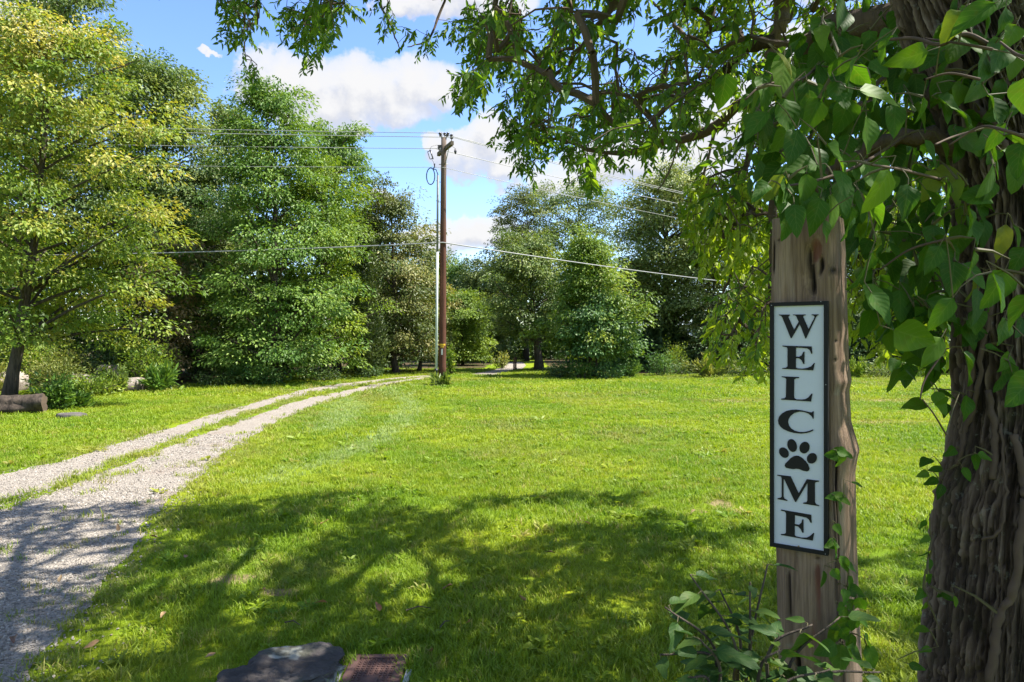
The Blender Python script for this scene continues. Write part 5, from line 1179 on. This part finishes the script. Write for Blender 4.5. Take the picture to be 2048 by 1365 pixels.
for pts, r in [([(1985,95,1.72),(1930,70,1.72),(1880,90,1.74),(1830,78,1.8),(1780,80,1.85)], .007), ([(1985,100,1.66),(1920,88,1.70),(1850,78,1.78)], .004), ([(1960,160,1.6),(1900,148,1.62),(1850,160,1.65)], .0035),
               ([(1950,262,1.62),(1905,275,1.6),(1870,290,1.5)], .0035), ([(2060,280,1.3),(2010,262,1.3),(1960,255,1.4),(1900,290,1.45)], .0035), ([(2050,115,1.1),(2030,108,1.12),(2000,85,1.15)], .003),
               ([(1820,268,2.0),(1720,330,1.75),(1640,360,1.62),(1580,372,1.6),(1540,380,1.6)], .0045), ([(1880,360,1.75),(1800,340,1.6),(1740,330,1.45)], .004), ([(1890,480,1.75),(1820,500,1.8),(1760,540,1.85)], .004), ([(1890,700,1.72),(1850,760,1.7),(1840,800,1.68)], .003), ([(1892,870,1.72),(1868,830,1.66),(1845,800,1.6)], .0025), ([(1640,130,2.2),(1600,160,1.9),(1530,170,1.75),(1490,200,1.7)], .004)]:
    P = limb(pts); sv.append(P); obj('runner', MB().tube(P, np.linspace(r, r*.6, len(P)), 6).mesh('runner', VO, True), VINEB, vine)
# leaves read from the picture: centre x, y, length in px, direction of the tip (0 right, 90 down)
def zz7(a): return [(1380+x/2.844, y/2.844, l/2.844, an_) for x, y, l, an_ in a]
def zz8(a): return [(1700+x/2.73, 400+y/2.73, l/2.73, an_) for x, y, l, an_ in a]
VL = zz7([(1075,1100,275,100),(715,1235,225,100),(870,1050,205,95),(870,670,205,100),(990,690,170,95),(1165,690,215,95),(1320,670,200,70),(1365,760,140,75),(910,260,175,95),(1020,240,140,85),(1175,130,160,95),(850,60,235,90),(430,520,210,95),(365,590,160,95),(190,530,205,80),(250,390,105,140),(365,460,145,110),(545,1090,185,105),(440,930,175,130),(610,920,130,95),(400,1090,165,140),(520,1150,185,110),(650,1100,220,95),(640,450,155,85),(800,500,170,140),(1090,540,250,10),(1330,920,155,85),(1460,880,175,50),(1600,820,205,25),(1720,890,120,120),(1700,1040,225,110),(1860,1010,185,100),(1860,560,205,95),(1840,370,175,95),(1630,225,190,170),(1830,200,190,150),(1680,290,160,130),(1660,430,175,120),(1470,540,165,130),(1560,490,120,80),(1750,540,185,100),(1580,110,205,95),(1400,100,110,120),(1280,150,115,100),(1760,20,130,130),(1690,40,140,100),(780,640,150,60),(1230,480,140,120),(700,330,140,100),(580,620,150,100),(960,450,160,95),(1240,1050,160,95),(1100,1260,150,100),(1350,1230,160,80),(930,1180,170,100),(470,760,150,110),(1000,900,150,120),(1500,30,160,100),(1600,700,130,90)])
VL += zz8([(595,225,185,95),(740,185,180,110),(835,240,205,100),(560,430,205,110),(680,490,150,100),(820,500,230,80),(585,705,135,130),(665,745,155,80),(690,695,125,45),(805,825,150,5),(840,970,185,95),(930,700,150,120),(850,890,135,120),(550,1070,140,20),(630,1140,150,100),(515,1150,95,110),(500,1105,85,160),(350,1120,135,170),(430,980,165,100),(380,880,170,175),(320,830,135,120),(210,770,155,95),(400,330,185,100),(350,430,155,100),(90,460,155,80),(180,550,185,90),(270,530,165,100),(150,640,155,100),(380,650,175,95),(480,650,155,90),(280,710,135,90),(720,60,145,95),(610,80,155,100),(920,200,145,60),(920,330,150,110),(480,900,150,100),(300,960,110,160),(530,560,130,100),(900,1000,130,60),(440,520,150,100)])
TRK_SMALL = [(1935,950,32,60),(1952,925,34,90),(1970,915,30,20),(1900,905,30,150),(1870,940,30,170),(1850,925,36,165),(1862,965,30,150),(1880,985,34,110),(1845,950,26,160),(1845,1050,24,120),(1850,1080,26,150),(1845,1110,28,140),(1858,1160,26,70),(1840,1190,28,130),(1850,1215,26,100),(1842,1260,30,160),(1850,1300,28,170),(1895,1195,26,30),(1912,1205,24,80),(1882,1190,22,170),(1835,1335,34,20),(1860,1130,24,100)]
cen, dirs, lens = [], [], []
def add_leaf(px, py, lpx, ang, d, jn=.35):
    L_ = min(.125, max(.03, lpx*d/FPX)); c = at(px, py, d); a = math.radians(ang+RB.normal()*6); t_ = np.array([math.cos(a), RB.normal()*.28-.15, -math.sin(a)]); t_ = nz(t_)
    n_ = nz(np.array([.25,-.75,.62])+RB.normal(size=3)*jn); cen.append(c-t_*L_*.5); dirs.append((t_, n_)); lens.append(L_)
for (x, y, l, a_) in VL:
    d = min(2.15, max(1.27, .098*FPX/l)); 
    if x > 1880: d = min(d, on_trunk(x, y)[1]-.05)
    if 1520 < x < 1705 and y > 365: d = min(d, 1.50)
    add_leaf(x, y, l, a_, d)
for (x, y, l, a_) in TRK_SMALL: add_leaf(x, y, l, a_, on_trunk(max(x, 1880), y)[1]-.04)
for (x, y, l, a_) in [(1560,415,78,105),(1592,440,70,95),(1668,425,76,85),(1700,450,70,100),(1548,380,66,120),(1612,398,80,100),(1690,395,74,80),(1572,458,52,110),(1650,462,50,80)]: add_leaf(x, y, l, a_, 1.48+RB.uniform(0, .06))
n_t = 0
while n_t < 62:
    x, y = RB.uniform(1860, 2060), RB.uniform(-20, 860)
    if RB.uniform() < (y-350)/900: continue
    d = on_trunk(max(x, 1905), y)[1]-RB.uniform(.03, .30); add_leaf(x, y, RB.uniform(.065,.115)*FPX/d, 95+RB.normal()*35, d, .45); n_t += 1
REG = [(1500,150),(1600,60),(1780,-10),(1860,120),(1880,330),(1895,500),(1895,700),(1800,740),(1730,620),(1700,470),(1640,440),(1560,400),(1500,330)]
while len(cen) < 298:
    q = np.array([[RB.uniform(1490, 1900), RB.uniform(-10, 750)]])
    if not inside(REG, q)[0]: continue
    d = RB.uniform(1.55, 2.5); add_leaf(q[0,0], q[0,1], RB.uniform(.065, .105)*FPX/d, 95+RB.normal()*28, d, .5)
def place_leaves(root, org, cen, dirs, lens, meshes, seeds, stem_mat, name, r=.0013, reach=.35):
    cen = np.array(cen); par, cnt, _ = grow(np.concatenate(seeds), cen); sd = np.concatenate(seeds); st = MB()
    for i, (c, (t_, n_), L_) in enumerate(zip(cen, dirs, lens)):
        obj('leaf', meshes[RB.integers(len(meshes))], None, root, frame_matrix(c, t_, n_, org, L_, L_*RB.uniform(.85, 1.1)))
        a = cen[par[i]] if par[i] >= 0 else sd[-1-par[i]]; ln = np.linalg.norm(c-a)
        if ln > reach: a = c+(a-c)/ln*reach
        back = c-t_*min(.03, ln*.4); st.tube([a, (a+back)/2+np.array([0,0,.08*ln]), back, c+t_*L_*.02], [r*1.5*min(3, math.sqrt(cnt[i])), r*1.2*min(2.5, math.sqrt(cnt[i])), r, r*.8], 5, cap=False)
    stuff(obj(name, st.mesh(name, org), stem_mat, root))
place_leaves(vine, VO, cen, dirs, lens, VM_, sv, GREENST, 'leaf_stalks')
# the leaves deeper in, one mass
def leaf_mass():
    Vs, Qs, ats = [], [], {'tone': [], 'lu': [], 'lv': []}; n0 = 0; src = []
    for me in VM_:
        v = np.empty(len(me.vertices)*3, np.float32); me.vertices.foreach_get('co', v); q = np.array([p.vertices[:] for p in me.polygons]); a = {}
        for k_ in ats: b = np.empty(len(me.vertices), np.float32); me.attributes[k_].data.foreach_get('value', b); a[k_] = b
        src.append((v.reshape(-1,3), q, a))
    m = 0
    while m < 520:
        q = np.array([[RB.uniform(1490, 1900), RB.uniform(-40, 770)]])
        if not inside(REG, q)[0]: continue
        d = RB.uniform(2.0, 3.6); c = at(q[0,0], q[0,1], d); t_ = nz(np.array([RB.normal()*.5, RB.normal()*.5, -.9])); nn_ = nz(np.array([.1,-.4,.8])+RB.normal(size=3)*.5); L_ = RB.uniform(.06, .10)
        v, qd, a = src[RB.integers(len(src))]; M = np.array(frame_matrix(c, t_, nn_, VO, L_)); Vs.append(v@M[:3,:3].T+M[:3,3]); Qs.append(qd+n0); n0 += len(v); m += 1
        for k_ in ats: ats[k_].append(np.full(len(v), RB.uniform()) if k_ == 'tone' else a[k_])
    stuff(obj('foliage', mesh_np('foliage', np.concatenate(Vs), [np.concatenate(Qs)], True, {k_: np.concatenate(x) for k_, x in ats.items()}), VINEL, vine))
leaf_mass()

# ---- small vine on the post
pv = thing('post_vine', 'thin ivy-like vine climbing the right side of the sign post', 'vine', at(1690, 1365, 1.62)*np.array([1,1,0])); PO = np.array(pv.location)
def on_post(px, py): u, z = on_sign(px, py, .012); P = SC*np.array([1,1,0])+SU*u-SN*.012; P[2] = z; return P
ps = L3([PO+np.array([.0,-.02,0]), on_post(1690,1365), on_post(1678,1250), on_post(1675,1150), on_post(1672,1050), on_post(1668,980), on_post(1668,900)], 50)+SN*.004
obj('stem', MB().tube(ps, np.linspace(.0045,.002,50), 6).mesh('stem', PO, True), VINEB, pv); cen, dirs, lens = [], [], []
for (x, y, l, a_) in [(1668,910,38,170),(1690,908,34,20),(1680,922,30,100),(1668,995,36,175),(1686,1000,34,30),(1680,1015,28,90),(1662,1090,34,170),(1672,1100,34,95),(1676,1060,20,60),(1646,1160,36,110),(1672,1150,24,60),(1690,1130,38,70),(1700,1135,34,30),(1700,1170,40,80),(1712,1185,38,30),(1690,1195,34,100),(1722,1210,36,60),(1702,1215,34,110),(1680,1215,26,140),(1690,1230,34,60),(1722,1240,38,40),(1706,1250,34,90),(1678,1250,44,150),(1690,1270,40,60),(1735,1285,44,50),(1700,1290,48,90),(1666,1275,50,120),(1712,1315,54,40),(1680,1320,60,110),(1716,970,22,20),(1745,1320,60,70),(1650,1300,50,160)]:
    P = on_post(x, y); add_leaf(x, y, l, a_, P[1]-.015-RB.uniform(0, .03), .45)
place_leaves(pv, PO, cen, dirs, lens, VM_, [ps], GREENST, 'leaf_stalks', .001, .12)

# ---- leafy sapling in front of the post
SB = np.array([.60, 1.50, 0.0]); sap = thing('leafy_sapling', 'dark-leaved young sapling growing at the foot of the sign post', 'sapling', SB); ss = []; cen, dirs, lens = [], [], []
for (mx, my, tx, ty, d, nl) in [(1470,1290,1380,1150,1.48,9),(1480,1280,1440,1180,1.52,8),(1500,1290,1500,1165,1.50,8),(1500,1300,1535,1130,1.56,6),(1430,1300,1330,1215,1.42,9),(1430,1320,1320,1310,1.40,8),(1540,1300,1625,1250,1.42,7),(1580,1330,1680,1235,1.40,6),(1520,1340,1560,1300,1.36,7),(1640,1360,1760,1345,1.38,7),(1560,1380,1660,1340,1.36,7),(1440,1340,1400,1280,1.36,7),(1420,1370,1380,1355,1.34,7)]:
    P = L3([SB+RB.normal(size=3)*[.03,.03,0], at(mx, my+160, d+.02), at(mx, my, d), at(tx, ty, d)], 26); ss.append(P); obj('stem', MB().tube(P, np.linspace(.006,.0018,26), 6).mesh('stem', SB, True), BARK_D, sap)
    for k in range(nl):
        s = .42+.58*(k+1)/nl; c = P[min(25, int(s*25))]; az = k*2.4+RB.uniform(-.5, .5); t_ = nz(np.array([math.cos(az), math.sin(az)*.8, RB.uniform(-.55, .25)])); L_ = RB.uniform(.050, .088)*(1-.25*(k == nl-1))
        cen.append(c+t_*.015); dirs.append((t_, nz(np.array([.1,-.25,.95])+RB.normal(size=3)*.32))); lens.append(L_)
place_leaves(sap, SB, cen, dirs, lens, SM_, ss, GREENST, 'leaf_stalks', .001, .1)

# ---- fallen leaves and twigs on the lawn
DRY = leaf_mat('dry_leaf', [(0,(.10,.05,.025)),(.5,(.20,.11,.05)),(1,(.30,.20,.10))], .15); dm = []
for k in range(4):
    me = broad_leaf('fallen_leaf', RB, wid=.5, tone=k/3., curl=RB.uniform(-.3, .3), fold=.5); me.materials.append(DRY); dm.append(me)
for k, (px, py) in enumerate([(530,1195),(655,1222),(1052,1218),(1390,1030),(300,1085),(370,1130),(238,1075),(1180,1060),(760,1240),(860,1320),(200,1300),(60,1340),(30,1290),(940,1262),(430,1325),(118,1180),(1110,1120),(905,1185),(640,1060),(330,1240)]):
    g = ground(px, py); o = obj('fallen_leaf', dm[k % 4]); s = RB.uniform(.05, .08); o.location = (g[0], g[1], .045); o.scale = (s, s, s); o.rotation_euler = (RB.normal()*.4, RB.normal()*.4, RB.uniform(0, 6)); tag(o, 'dry brown leaf fallen on the shaded grass or gravel', 'leaf', 'fallen leaves under the shade tree')
for (a, b) in [((812,1240),(862,1235)),((570,1265),(600,1270)),((880,1275),(900,1262))]:
    A, Bq = ground(*a), ground(*b); mb = MB(); mb.tube([A, (A+Bq)/2+np.array([0,.01,.012]), Bq], [.004,.0035,.002], 5); o = obj('fallen_twig', mb.mesh('fallen_twig', A), BARK_D); o.location = (A[0], A[1], .05); tag(o, 'short dead twig lying in the shaded grass', 'twig', 'dead twigs in the grass')
for lb, nm in LABELS.items():
    if len(nm) > 1 and 'group' not in bpy.data.objects[nm[0]]: print('shared label', lb, nm)
